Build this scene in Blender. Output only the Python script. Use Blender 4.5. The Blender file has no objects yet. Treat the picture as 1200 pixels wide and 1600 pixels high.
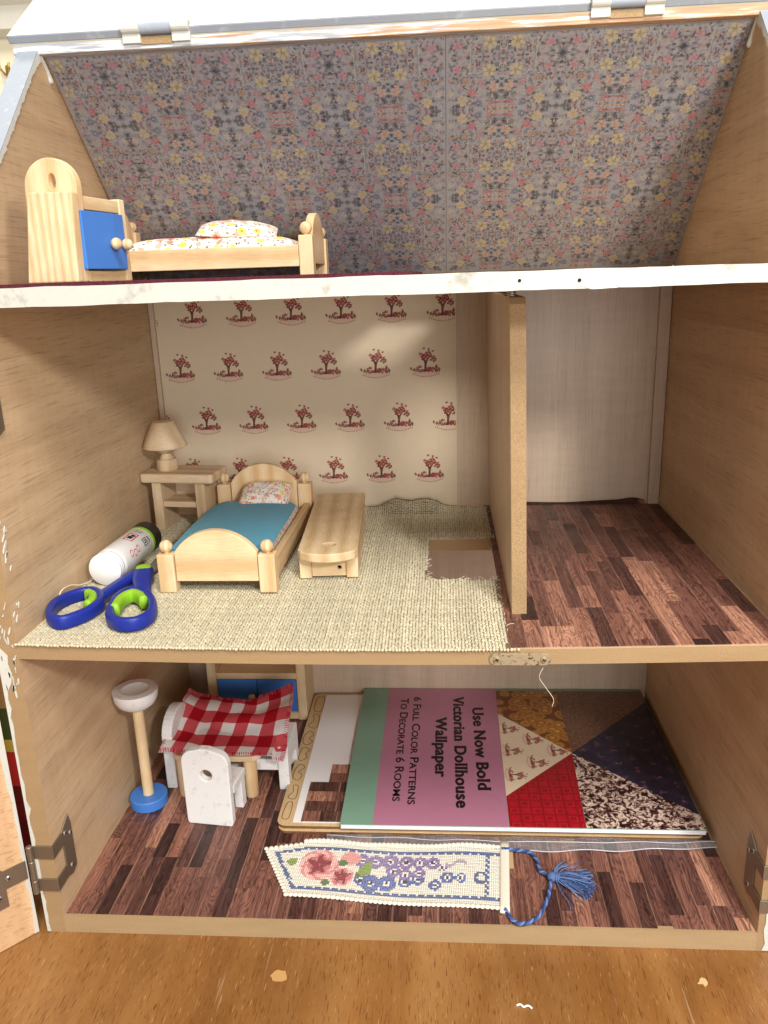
import bpy, math, random
import numpy as np
from mathutils import Vector, Matrix
from mathutils.geometry import tessellate_polygon

rnd = random.Random(7)
SC = bpy.context.scene
COL = SC.collection
PI = math.pi

# ------------------------------------------------------------------ camera
cam_d = bpy.data.cameras.new("camera")
cam = bpy.data.objects.new("camera", cam_d)
COL.objects.link(cam)
cam.location = (0.3418, -0.5654, 0.5384)
cam.rotation_euler = (math.radians(73.61), math.radians(1.8304), math.radians(3.845))
cam_d.sensor_fit = 'HORIZONTAL'
cam_d.sensor_width = 36.0
cam_d.lens = 36.0 * 1256.93 / 1200.0
cam_d.clip_start = 0.02
cam_d.clip_end = 30.0
SC.camera = cam
SC.view_settings.view_transform = 'Standard'
SC.view_settings.look = 'None'
SC.view_settings.gamma = 1.0
SC.view_settings.exposure = 0.0

# ------------------------------------------------------------------ lamps of the room and added fills
world = bpy.data.worlds.new("World")
SC.world = world
world.use_nodes = True
bgn = world.node_tree.nodes['Background']
bgn.inputs[0].default_value = (1.0, 0.98, 0.97, 1)
bgn.inputs[1].default_value = 0.29


def lamp(name, kind, loc, energy, col, size=0.1, target=None):
    d = bpy.data.lights.new(name, kind)
    d.energy = energy
    d.color = col
    if kind == 'AREA':
        d.shape = 'DISK'
        d.size = size
    else:
        d.shadow_soft_size = size
    o = bpy.data.objects.new(name, d)
    COL.objects.link(o)
    o.location = loc
    if target is not None:
        v = Vector(target) - Vector(loc)
        o.rotation_euler = v.to_track_quat('-Z', 'Y').to_euler()
    return o


lamp("desk_light", 'POINT', (0.85, -0.92, 0.925), 38.0, (1.0, 0.98, 0.955), 0.065)
lamp("ceiling_light", 'AREA', (0.60, -1.35, 2.20), 56.0, (1.0, 0.985, 0.96), 0.9, (0.28, 0.0, 0.4))
lamp("low_fill", 'AREA', (0.78, -1.75, 0.50), 14.0, (0.93, 0.96, 1.0), 0.8, (0.35, 0.2, 0.3))  # cool fill added low in front for the back walls, no window known there

lamp("wall_fill", 'AREA', (-0.60, 0.75, 2.35), 26.0, (1.0, 0.97, 0.90), 0.6, (-0.60, 1.62, 0.9))  # unseen lamp added to brighten the cream wall behind the house

# ------------------------------------------------------------------ numbers of the place
W = 0.60
Z1, Z2 = 0.2649, 0.5377
YR, ZR, D = 0.193, 0.7304, 0.388
T = 0.017
ZT = -0.018
HX0, HX1, HY0, HY1 = 0.3255, 0.3965, 0.1405, 0.2600
AX0, AX1, AY0, AY1 = 0.3255, 0.3965, 0.1330, 0.2580


def sag(x, y):
    return 0.0045 * math.sin(PI * min(max(x / W, 0), 1)) * max(0, min(1, 1 - y / D))


def zmid(x, y):
    return Z1 - sag(x, y)


# ------------------------------------------------------------------ colour + node helpers
def S(r, g, b):
    def f(c):
        c /= 255.0
        return c / 12.92 if c <= 0.04045 else ((c + 0.055) / 1.055) ** 2.4
    return (f(r), f(g), f(b), 1.0)


class NT:
    def __init__(self, name, rough=0.5, spec=0.4):
        self.m = bpy.data.materials.new(name)
        self.m.use_nodes = True
        self.t = self.m.node_tree
        self.b = self.t.nodes['Principled BSDF']
        self.b.inputs['Roughness'].default_value = rough
        self.b.inputs['Specular IOR Level'].default_value = spec

    def n(self, kind, **kw):
        nd = self.t.nodes.new(kind)
        for k, v in kw.items():
            if k in nd.inputs.keys() if isinstance(k, str) else False:
                nd.inputs[k].default_value = v
            else:
                setattr(nd, k, v)
        return nd

    def l(self, a, b):
        self.t.links.new(a, b)

    def coord(self, scale=(1, 1, 1), rot=(0, 0, 0), kind='Object', jitter=False):
        tc = self.n('ShaderNodeTexCoord')
        mp = self.n('ShaderNodeMapping')
        mp.inputs['Scale'].default_value = scale
        mp.inputs['Rotation'].default_value = rot
        self.l(tc.outputs[kind], mp.inputs['Vector'])
        if jitter:
            oi = self.n('ShaderNodeObjectInfo')
            mu = self.n('ShaderNodeMath', operation='MULTIPLY')
            self.l(oi.outputs['Random'], mu.inputs[0])
            mu.inputs[1].default_value = 37.0
            cb = self.n('ShaderNodeCombineXYZ')
            for i in range(3):
                self.l(mu.outputs[0], cb.inputs[i])
            self.l(cb.outputs[0], mp.inputs['Location'])
        return mp.outputs[0]

    def noise(self, vec, scale, detail=3, rough=0.55, dist=0.0):
        nd = self.n('ShaderNodeTexNoise')
        nd.inputs['Scale'].default_value = scale
        nd.inputs['Detail'].default_value = detail
        nd.inputs['Roughness'].default_value = rough
        nd.inputs['Distortion'].default_value = dist
        self.l(vec, nd.inputs['Vector'])
        return nd.outputs['Fac']

    def ramp(self, fac, stops, mode='LINEAR'):
        nd = self.n('ShaderNodeValToRGB')
        nd.color_ramp.interpolation = mode
        el = nd.color_ramp.elements
        while len(el) < len(stops):
            el.new(0.5)
        for e, (p, c) in zip(el, stops):
            e.position = p
            e.color = c if len(c) == 4 else (c[0], c[1], c[2], 1)
        self.l(fac, nd.inputs[0])
        return nd.outputs[0]

    def mix(self, fac, a, b, mode='MIX'):
        nd = self.n('ShaderNodeMix', data_type='RGBA', blend_type=mode)
        for sock, v in ((nd.inputs[0], fac), (nd.inputs[6], a), (nd.inputs[7], b)):
            if isinstance(v, (int, float)):
                sock.default_value = v
            elif isinstance(v, tuple):
                sock.default_value = v
            else:
                self.l(v, sock)
        return nd.outputs[2]

    def math(self, op, a, b=None, c=None):
        nd = self.n('ShaderNodeMath', operation=op)
        for i, v in enumerate((a, b, c)):
            if v is None:
                continue
            if isinstance(v, (int, float)):
                nd.inputs[i].default_value = v
            else:
                self.l(v, nd.inputs[i])
        return nd.outputs[0]

    def color(self, c):
        if isinstance(c, tuple):
            self.b.inputs['Base Color'].default_value = c
        else:
            self.l(c, self.b.inputs['Base Color'])
        return self

    def bump(self, h, strength=0.3, dist=0.0005):
        nd = self.n('ShaderNodeBump')
        nd.inputs['Strength'].default_value = strength
        nd.inputs['Distance'].default_value = dist
        self.l(h, nd.inputs['Height'])
        self.l(nd.outputs[0], self.b.inputs['Normal'])

    def rough(self, v):
        self.l(v, self.b.inputs['Roughness'])


BLK, WHT = (0, 0, 0, 1), (1, 1, 1, 1)


def ax_scale(axis, along, across):
    return tuple(along if a == axis else across for a in 'XYZ')


def veneer(name, axis, c0, c1, c2, rough=0.5, pore=0.35, joint=None):
    """printed oak laminate: long grain along axis, short dark pores, faint cross sheen mixed into the colour"""
    m = NT(name, rough, 0.35)
    v = m.coord(ax_scale(axis, 2.2, 38))
    if joint:      # printed joint between two boards of the laminate: other grain above a line
        tc = m.n('ShaderNodeTexCoord')
        sp = m.n('ShaderNodeSeparateXYZ')
        m.l(tc.outputs['Object'], sp.inputs[0])
        above = m.math('GREATER_THAN', sp.outputs[2], joint)
        sh_ = m.n('ShaderNodeVectorMath', operation='MULTIPLY_ADD')
        cb = m.n('ShaderNodeCombineXYZ')
        for i_ in range(3): m.l(above, cb.inputs[i_])
        m.l(cb.outputs[0], sh_.inputs[0])
        sh_.inputs[1].default_value = (7.3, 3.1, 5.7)
        m.l(v, sh_.inputs[2])
        v = sh_.outputs[0]
    big = m.noise(v, 1.0, 4, 0.6, 0.6)
    base = m.ramp(big, [(0.22, c0), (0.52, c1), (0.82, c2)])
    v2 = m.coord(ax_scale(axis, 22, 620))
    fine = m.noise(v2, 1.0, 3, 0.6)
    pr = m.ramp(fine, [(0.30, BLK), (0.47, WHT)])
    base = m.mix(pore, base, m.mix(1.0, base, m.mix(1.0, (0.42, 0.36, 0.30, 1), m.ramp(pr, [(0, BLK), (1, WHT)]), 'ADD'), 'MULTIPLY'))
    v3 = m.coord(ax_scale(axis, 130, 26))
    cross = m.noise(v3, 1.0, 2)
    base = m.mix(0.13, base, m.ramp(cross, [(0.35, (0.6, 0.55, 0.5, 1)), (0.65, WHT)]), 'MULTIPLY')
    if joint:
        base = m.mix(m.math('MULTIPLY', above, 0.55), base, m.mix(1.0, base, (0.86, 0.80, 0.74, 1), 'MULTIPLY'))
    m.color(base)
    m.bump(fine, 0.12, 0.0003)
    return m.m


def pine(name, axis, across, c0, c1, c2, scale=60, rough=0.55, streak=0.6):
    """clear toy wood with soft growth bands along one axis"""
    m = NT(name, rough, 0.3)
    v = m.coord(ax_scale(axis, 0.16, 1.0), jitter=True)
    wv = m.n('ShaderNodeTexWave', wave_type='BANDS', bands_direction=across)
    wv.inputs['Scale'].default_value = scale
    wv.inputs['Distortion'].default_value = 5.0
    wv.inputs['Detail'].default_value = 2.0
    wv.inputs['Detail Scale'].default_value = 0.7
    m.l(v, wv.inputs['Vector'])
    base = m.ramp(wv.outputs['Fac'], [(0.0, c0), (0.55, c1), (1.0, c2)])
    v2 = m.coord(ax_scale(axis, 60, 1500), jitter=True)
    fine = m.noise(v2, 1.0, 2)
    base = m.mix(streak, base, m.ramp(fine, [(0.3, (0.72, 0.66, 0.58, 1)), (0.6, WHT)]), 'MULTIPLY')
    blot = m.noise(m.coord((45, 45, 45), jitter=True), 1.0, 2)
    base = m.mix(0.5, base, m.ramp(blot, [(0.3, (0.80, 0.74, 0.66, 1)), (0.7, WHT)]), 'MULTIPLY')
    m.color(base)
    m.bump(fine, 0.15, 0.0002)
    return m.m


def paint(name, c, dirt=None, rough=0.45, bumpy=0.25, scale=160, amount=0.5):
    m = NT(name, rough, 0.4)
    n1 = m.noise(m.coord((1, 1, 1)), scale, 4, 0.6)
    n2 = m.noise(m.coord((1, 1, 1)), scale * 0.22, 4, 0.65)
    base = m.mix(m.ramp(n2, [(0.55, BLK), (0.72, WHT)]) if dirt else 0.0, c, dirt or c)
    if dirt:
        base = m.mix(amount, c, base)
    base = m.mix(0.12, base, m.ramp(n1, [(0.3, (0.7, 0.68, 0.64, 1)), (0.7, WHT)]), 'MULTIPLY')
    m.color(base)
    m.bump(n1, bumpy, 0.0004)
    return m.m


def attr_mat(name, rough=0.6, spec=0.25, bump_scale=None, bump=0.3, vary=0.0, vscale=900, sheen=0.0):
    m = NT(name, rough, spec)
    a = m.n('ShaderNodeAttribute', attribute_name='col')
    c = a.outputs['Color']
    if vary:
        nn = m.noise(m.coord((1, 1, 1)), vscale, 3)
        c = m.mix(vary, c, m.ramp(nn, [(0.3, (0.55, 0.53, 0.5, 1)), (0.7, WHT)]), 'MULTIPLY')
    m.color(c)
    if sheen:
        m.b.inputs['Sheen Weight'].default_value = sheen
    if bump_scale:
        m.bump(m.noise(m.coord((1, 1, 1)), bump_scale, 2), bump, 0.0004)
    return m.m


# ------------------------------------------------------------------ materials
M = {}
M['veneer_y'] = veneer('oak_laminate_depth', 'Y', S(175, 147, 115), S(195, 168, 134), S(209, 184, 151), joint=0.484)
M['veneer_z'] = veneer('oak_laminate_upright', 'Z', S(186, 164, 138), S(202, 180, 155), S(212, 192, 168), 0.42, 0.18)
M['veneer_x'] = veneer('oak_laminate_wide', 'X', S(176, 148, 114), S(197, 169, 133), S(211, 185, 150))


def mdf(name, c, c2):
    m = NT(name, 0.7, 0.25)
    n1 = m.noise(m.coord((1, 1, 1)), 1500, 3, 0.7)
    n2 = m.noise(m.coord((12, 60, 60)), 1.0, 3, 0.6)
    base = m.ramp(n1, [(0.28, c2), (0.55, c), (0.8, tuple(min(1, x * 1.25) for x in c[:3]) + (1,))])
    base = m.mix(0.3, base, m.ramp(n2, [(0.3, (0.62, 0.56, 0.5, 1)), (0.7, WHT)]), 'MULTIPLY')
    m.color(base)
    m.bump(n1, 0.2, 0.0003)
    return m.m


M['mdf'] = mdf('fibreboard_edge', S(174, 145, 106), S(132, 101, 66))
M['mdf_light'] = mdf('fibreboard_light_edge', S(180, 153, 114), S(142, 115, 80))
M['white'] = paint('white_house_paint', S(208, 207, 196), S(168, 160, 146), 0.55, 0.6, 240, 0.4)
M['white_edge'] = paint('white_scuffed_paint', S(200, 198, 186), S(150, 142, 128), 0.6, 0.6, 210, 0.9)
M['grey'] = paint('grey_house_paint', S(158, 164, 172), S(205, 208, 208), 0.55, 0.35, 260, 0.6)


def worn_ridge():
    m = NT('worn_ridge_paint', 0.55, 0.35)
    v = m.coord((14, 300, 300))
    n = m.noise(v, 1.0, 5, 0.65)
    tc = m.n('ShaderNodeTexCoord')
    sp = m.n('ShaderNodeSeparateXYZ')
    m.l(tc.outputs['Object'], sp.inputs[0])
    wear = m.math('ADD', m.math('MULTIPLY', sp.outputs[0], 0.50), n)
    bare = m.ramp(wear, [(0.62, BLK), (0.70, WHT)])
    n2 = m.noise(m.coord((25, 500, 500)), 1.0, 4, 0.6)
    pt = m.ramp(n2, [(0.42, S(165, 168, 174)), (0.56, S(226, 226, 222))])
    wood_c = m.ramp(n2, [(0.3, S(168, 126, 92)), (0.6, S(200, 160, 122)), (0.78, S(232, 222, 205))])
    m.color(m.mix(bare, pt, wood_c))
    m.bump(n, 0.3, 0.0006)
    return m.m


M['ridge'] = worn_ridge()
M['pine_z'] = pine('pale_pine_upright', 'Z', 'X', S(222, 190, 142), S(236, 210, 166), S(240, 216, 176), 48)
M['pine_y'] = pine('pale_pine_long', 'Y', 'X', S(212, 182, 138), S(226, 200, 158), S(232, 208, 168), 19)
M['birch_x'] = pine('birch_wide', 'X', 'Z', S(222, 186, 138), S(236, 206, 160), S(240, 212, 168), 9, 0.55, 0.45)
M['birch_z'] = pine('birch_upright', 'Z', 'X', S(222, 186, 138), S(236, 206, 162), S(240, 214, 172), 16, 0.55, 0.45)
M['birch_y'] = pine('birch_long', 'Y', 'Z', S(220, 184, 136), S(232, 202, 156), S(238, 210, 168), 14, 0.55, 0.5)
M['maple_x'] = pine('maple_wide', 'X', 'Y', S(206, 178, 142), S(222, 196, 160), S(230, 206, 172), 18, 0.5, 0.5)
M['maple_z'] = pine('maple_upright', 'Z', 'X', S(206, 178, 142), S(222, 196, 160), S(230, 206, 172), 18, 0.5, 0.5)
M['end_grain'] = pine('pine_end_grain', 'X', 'Z', S(226, 198, 150), S(242, 220, 180), S(246, 228, 190), 90, 0.6, 0.3)
M['blue'] = paint('blue_toy_paint', S(70, 126, 204), None, 0.45, 0.08, 300)
M['toy_white'] = paint('chipped_white_toy_paint', S(236, 234, 230), S(190, 176, 160), 0.5, 0.5, 460, 0.55)
M['gap'] = NT('dark_gap', 0.9, 0.1).color(S(40, 28, 22)).m
M['knob'] = pine('knob_wood', 'Z', 'X', S(216, 182, 134), S(236, 208, 164), S(242, 216, 176), 60)


def metal(name, c, rough, mett=1.0, rust=None):
    m = NT(name, rough, 0.5)
    m.b.inputs['Metallic'].default_value = mett
    n = m.noise(m.coord((1, 1, 1)), 700, 3)
    base = m.mix(0.25, c, m.ramp(n, [(0.3, (0.5, 0.5, 0.5, 1)), (0.7, WHT)]), 'MULTIPLY')
    if rust:
        n2 = m.noise(m.coord((1, 1, 1)), 420, 4, 0.7)
        base = m.mix(m.ramp(n2, [(0.56, BLK), (0.64, WHT)]), base, rust)
    m.color(base)
    m.bump(n, 0.08, 0.0002)
    return m.m


M['bronze'] = metal('bronzed_steel', S(150, 136, 118), 0.46, 0.8)
M['screw'] = metal('screw_steel', S(196, 192, 184), 0.35, 0.9)
M['brass_plate'] = metal('dull_catch_plate', S(182, 164, 132), 0.5, 0.55, S(96, 58, 36))
M['steel'] = metal('blade_steel', S(178, 178, 174), 0.3, 0.9)


def plank_mat():
    m = NT('printed_parquet', 0.42, 0.4)
    oi = m.n('ShaderNodeObjectInfo')
    v = m.coord((70, 10, 70), jitter=True)
    big = m.noise(v, 1.0, 2, 0.5, 1.5)
    ring = m.math('FRACT', m.math('MULTIPLY', big, 13.0))
    ring = m.math('ABSOLUTE', m.math('SUBTRACT', ring, 0.5))
    fine = m.noise(m.coord((620, 12, 620), jitter=True), 1.0, 3)
    tone = m.ramp(oi.outputs['Random'], [(0.0, S(66, 43, 40)), (0.2, S(102, 68, 60)), (0.42, S(146, 100, 85)), (0.62, S(112, 76, 67)), (0.82, S(156, 108, 90)), (1.0, S(200, 148, 122))])
    g = m.ramp(ring, [(0.0, (0.26, 0.22, 0.22, 1)), (0.16, (0.74, 0.72, 0.72, 1)), (0.5, (1.15, 1.12, 1.10, 1))])
    base = m.mix(0.85, tone, g, 'MULTIPLY')
    base = m.mix(0.7, base, m.ramp(fine, [(0.36, (0.30, 0.27, 0.27, 1)), (0.55, (1.05, 1.03, 1.0, 1)), (0.75, (1.25, 1.2, 1.15, 1))]), 'MULTIPLY')
    tg = m.n('ShaderNodeTexCoord')
    sx = m.n('ShaderNodeSeparateXYZ')
    m.l(tg.outputs['Generated'], sx.inputs[0])
    edge = m.math('ABSOLUTE', m.math('SUBTRACT', sx.outputs[0], 0.5))
    sf = m.math('MULTIPLY', m.ramp(edge, [(0.44, BLK), (0.48, WHT)]), m.math('MULTIPLY', m.ramp(big, [(0.40, BLK), (0.62, WHT)]), 0.6))
    base = m.mix(sf, base, S(184, 138, 116))
    m.rough(m.ramp(m.noise(m.coord((30, 30, 30), jitter=True), 1.0, 2), [(0.35, (.34,) * 3 + (1,)), (0.65, (.52,) * 3 + (1,))]))
    m.color(base)
    m.bump(fine, 0.06, 0.0002)
    return m.m


M['plank'] = plank_mat()
M['paper_under'] = NT('parquet_paper_backing', 0.6, 0.3).color(S(150, 108, 92)).m


def table_mat():
    m = NT('varnished_oak_table', 0.34, 0.5)
    v = m.coord((16, 2.5, 16), rot=(0, 0, 0.10))
    big = m.noise(v, 1.0, 4, 0.6, 0.8)
    base = m.ramp(big, [(0.28, S(126, 82, 42)), (0.5, S(148, 102, 54)), (0.72, S(162, 118, 70))])
    blot = m.noise(m.coord((5, 5, 5)), 1.0, 2)
    base = m.mix(0.6, base, m.ramp(blot, [(0.35, (0.66, 0.58, 0.50, 1)), (0.65, WHT)]), 'MULTIPLY')
    blot2 = m.noise(m.coord((11, 5, 11)), 1.0, 4, 0.65)
    base = m.mix(0.6, base, m.ramp(blot2, [(0.36, (0.62, 0.54, 0.46, 1)), (0.55, WHT), (0.72, (1.15, 1.12, 1.08, 1))]), 'MULTIPLY')
    p1 = m.noise(m.coord((1150, 85, 1150), rot=(0, 0, 0.16)), 1.0, 2, 0.5)
    base = m.mix(m.ramp(p1, [(0.33, (.8, .8, .8, 1)), (0.40, BLK)]), base, S(100, 58, 24))
    p2 = m.noise(m.coord((1050, 70, 1050), rot=(0, 0, -0.12)), 1.0, 2, 0.5)
    light = m.ramp(p2, [(0.655, BLK), (0.73, (.5, .5, .5, 1))])
    base = m.mix(light, base, S(214, 172, 116))
    p3 = m.noise(m.coord((260, 9, 260), rot=(0, 0, -0.25)), 1.0, 3, 0.6)
    base = m.mix(m.ramp(p3, [(0.69, BLK), (0.76, (0.6, 0.6, 0.6, 1))]), base, S(176, 150, 124))
    m.color(base)
    m.rough(m.math('ADD', 0.20, m.math('MULTIPLY', blot, 0.20)))
    m.bump(p1, 0.25, 0.0004)
    return m.m


M['table'] = table_mat()
M['wall_cream'] = paint('cream_wall_paint', S(240, 229, 198), None, 0.8, 0.1, 40)
M['cornice'] = paint('off_white_plaster', S(236, 232, 218), None, 0.8, 0.1, 40)


def jute(name, c0, c1):
    m = NT(name, 0.9, 0.1)
    a = m.n('ShaderNodeAttribute', attribute_name='col')
    n = m.noise(m.coord((1, 1, 1)), 1800, 2)
    m.color(m.mix(0.6, a.outputs['Color'], m.ramp(n, [(0.3, (0.55, 0.5, 0.42, 1)), (0.65, (1.1, 1.1, 1.1, 1))]), 'MULTIPLY'))
    return m.m


M['jute'] = jute('jute_yarn', None, None)
M['jute_base'] = NT('jute_backing', 0.9, 0.1).color(S(122, 108, 80)).m
M['toile_paper'] = paint('toile_paper_stock', S(224, 205, 175), None, 0.55, 0.03, 90)
M['print'] = attr_mat('printed_ink', 0.6, 0.2)
M['print_floral'] = attr_mat('floral_wallpaper_ink', 0.5, 0.35, vary=0.45, vscale=420)
M['floral_paper'] = NT('floral_wallpaper_ground', 0.5, 0.35).color(S(150, 147, 148)).m
M['stitch'] = attr_mat('stitched_cotton', 0.85, 0.15, 2500, 0.4, 0.25, 1600)
M['thread'] = NT('cream_thread', 0.8, 0.15).color(S(230, 223, 204)).m
M['maroon'] = paint('maroon_felt', S(88, 30, 42), S(60, 18, 28), 0.95, 0.8, 1500, 0.6)
M['paper_white'] = NT('white_paper', 0.6, 0.3).color(S(238, 236, 234)).m


def felt(name, c):
    m = NT(name, 0.95, 0.08)
    n = m.noise(m.coord((1, 1, 1)), 1300, 4, 0.7)
    n2 = m.noise(m.coord((1, 1, 1)), 90, 2)
    b = m.mix(0.5, c, m.ramp(n, [(0.3, (0.78, 0.8, 0.82, 1)), (0.7, (1.12, 1.1, 1.08, 1))]), 'MULTIPLY')
    m.color(m.mix(0.3, b, m.ramp(n2, [(0.3, (0.8, 0.8, 0.8, 1)), (0.7, WHT)]), 'MULTIPLY'))
    m.b.inputs['Sheen Weight'].default_value = 0.3
    m.bump(n, 0.9, 0.0010)
    return m.m


M['felt'] = felt('turquoise_felt', S(18, 146, 178))


def floral_cloth(name, sc):
    m = NT(name, 0.85, 0.12)
    vec = m.coord((1, 1, 1))
    wob = m.n('ShaderNodeTexNoise')
    wob.inputs['Scale'].default_value = sc * 3.5
    m.l(vec, wob.inputs['Vector'])
    mixv = m.n('ShaderNodeMix', data_type='VECTOR')
    mixv.inputs[0].default_value = 0.5
    add = m.n('ShaderNodeVectorMath', operation='MULTIPLY_ADD')
    m.l(wob.outputs['Color'], add.inputs[0])
    add.inputs[1].default_value = (0.5 / sc,) * 3
    m.l(vec, add.inputs[2])
    base = S(236, 228, 218)

    def layer(scale, off, rad, soft, cols, base):
        mp = m.n('ShaderNodeMapping')
        mp.inputs['Location'].default_value = off
        m.l(add.outputs[0], mp.inputs['Vector'])
        vo = m.n('ShaderNodeTexVoronoi', voronoi_dimensions='3D', feature='F1')
        vo.inputs['Scale'].default_value = scale
        vo.inputs['Randomness'].default_value = 0.8
        m.l(mp.outputs[0], vo.inputs['Vector'])
        sep = m.n('ShaderNodeSeparateColor')
        m.l(vo.outputs['Color'], sep.inputs[0])
        col = m.ramp(sep.outputs[0], cols, 'CONSTANT')
        f = m.ramp(vo.outputs['Distance'], [(rad - soft, WHT), (rad, BLK)])
        return m.mix(f, base, col), vo.outputs['Distance']

    leaf = [(0.0, S(120, 124, 92)), (0.35, S(100, 92, 78)), (0.7, S(142, 142, 100))]
    base, _ = layer(sc * 2.4, (3, 1, 7), 0.33, 0.05, leaf, base)
    flow = [(0.0, S(238, 172, 150)), (0.38, S(234, 210, 96)), (0.62, S(240, 182, 162)), (0.85, S(232, 148, 128))]
    base, dist = layer(sc, (0, 0, 0), 0.41, 0.05, flow, base)
    core = m.ramp(dist, [(0.10, WHT), (0.14, BLK)])
    base = m.mix(core, base, S(190, 92, 60))
    m.color(base)
    m.bump(m.noise(vec, 2600, 2), 0.3, 0.0003)
    return m.m


M['floral_cloth'] = floral_cloth('floral_cotton', 95)
M['floral_small'] = floral_cloth('small_floral_cotton', 150)
M['gingham'] = attr_mat('gingham_cotton', 0.85, 0.1, 2600, 0.35, 0.22, 1500)
M['navy_plastic'] = NT('navy_handle_plastic', 0.42, 0.4).color(S(28, 46, 142)).m
M['lime_plastic'] = NT('lime_grip_plastic', 0.5, 0.35).color(S(146, 196, 50)).m
M['white_plastic'] = NT('white_tube_plastic', 0.4, 0.45).color(S(236, 236, 234)).m
M['black_plastic'] = NT('black_cap_plastic', 0.4, 0.45).color(S(26, 28, 26)).m
M['plywood'] = veneer('laser_plywood', 'Y', S(190, 160, 116), S(206, 178, 134), S(216, 190, 148), 0.6, 0.2)
M['burnt'] = paint('burnt_plywood_edge', S(120, 82, 48), S(62, 38, 22), 0.8, 0.4, 700, 0.8)
M['engrave'] = NT('engraved_line', 0.9, 0.1).color(S(112, 80, 48)).m
M['black_ink'] = NT('black_ink', 0.5, 0.3).color(S(26, 20, 24)).m
M['mauve'] = paint('mauve_cover', S(178, 118, 142), None, 0.27, 0.02, 60)
M['green_cover'] = paint('sage_cover', S(122, 160, 138), None, 0.27, 0.02, 60)


def sleeve_mat():
    m = NT('clear_plastic_film', 0.08, 0.6)
    m.b.inputs['Transmission Weight'].default_value = 0.9
    m.b.inputs['IOR'].default_value = 1.25
    m.color((0.97, 0.97, 0.98, 1))
    return m.m


M['film'] = sleeve_mat()


# ------------------------------------------------------------------ mesh builder
def split_hole(poly, hole):
    """cut an outline with one hole into two plain faces along the vertical line through the hole"""
    ar = lambda q: sum(a[0] * b[1] - b[0] * a[1] for a, b in zip(q, q[1:] + q[:1]))
    if ar(poly) < 0: poly = poly[::-1]
    if ar(hole) > 0: hole = hole[::-1]          # clockwise
    cx = sum(h[0] for h in hole) / len(hole)
    out = []
    for a, b in zip(poly, poly[1:] + poly[:1]):
        out.append(a)
        if (a[0] - cx) * (b[0] - cx) < 0:
            t = (cx - a[0]) / (b[0] - a[0])
            out.append((cx, a[1] + t * (b[1] - a[1])))
    n = len(out)
    on = [i for i in range(n) if abs(out[i][0] - cx) < 1e-9]
    ib, it = min(on, key=lambda i: out[i][1]), max(on, key=lambda i: out[i][1])
    hb = min(range(len(hole)), key=lambda i: hole[i][1])
    ht = max(range(len(hole)), key=lambda i: hole[i][1])
    ring = lambda i, j, k: [x % k for x in range(i, j + 1 if j >= i else j + k + 1)]
    # counter-clockwise outline: bottom -> right side -> top ; clockwise hole: top -> right side -> bottom
    right = tuple(ring(ib, it, n)) + tuple(n + i for i in ring(ht, hb, len(hole)))
    left = tuple(ring(it, ib, n)) + tuple(n + i for i in ring(hb, ht, len(hole)))
    return out, [hole], [right, left]


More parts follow.
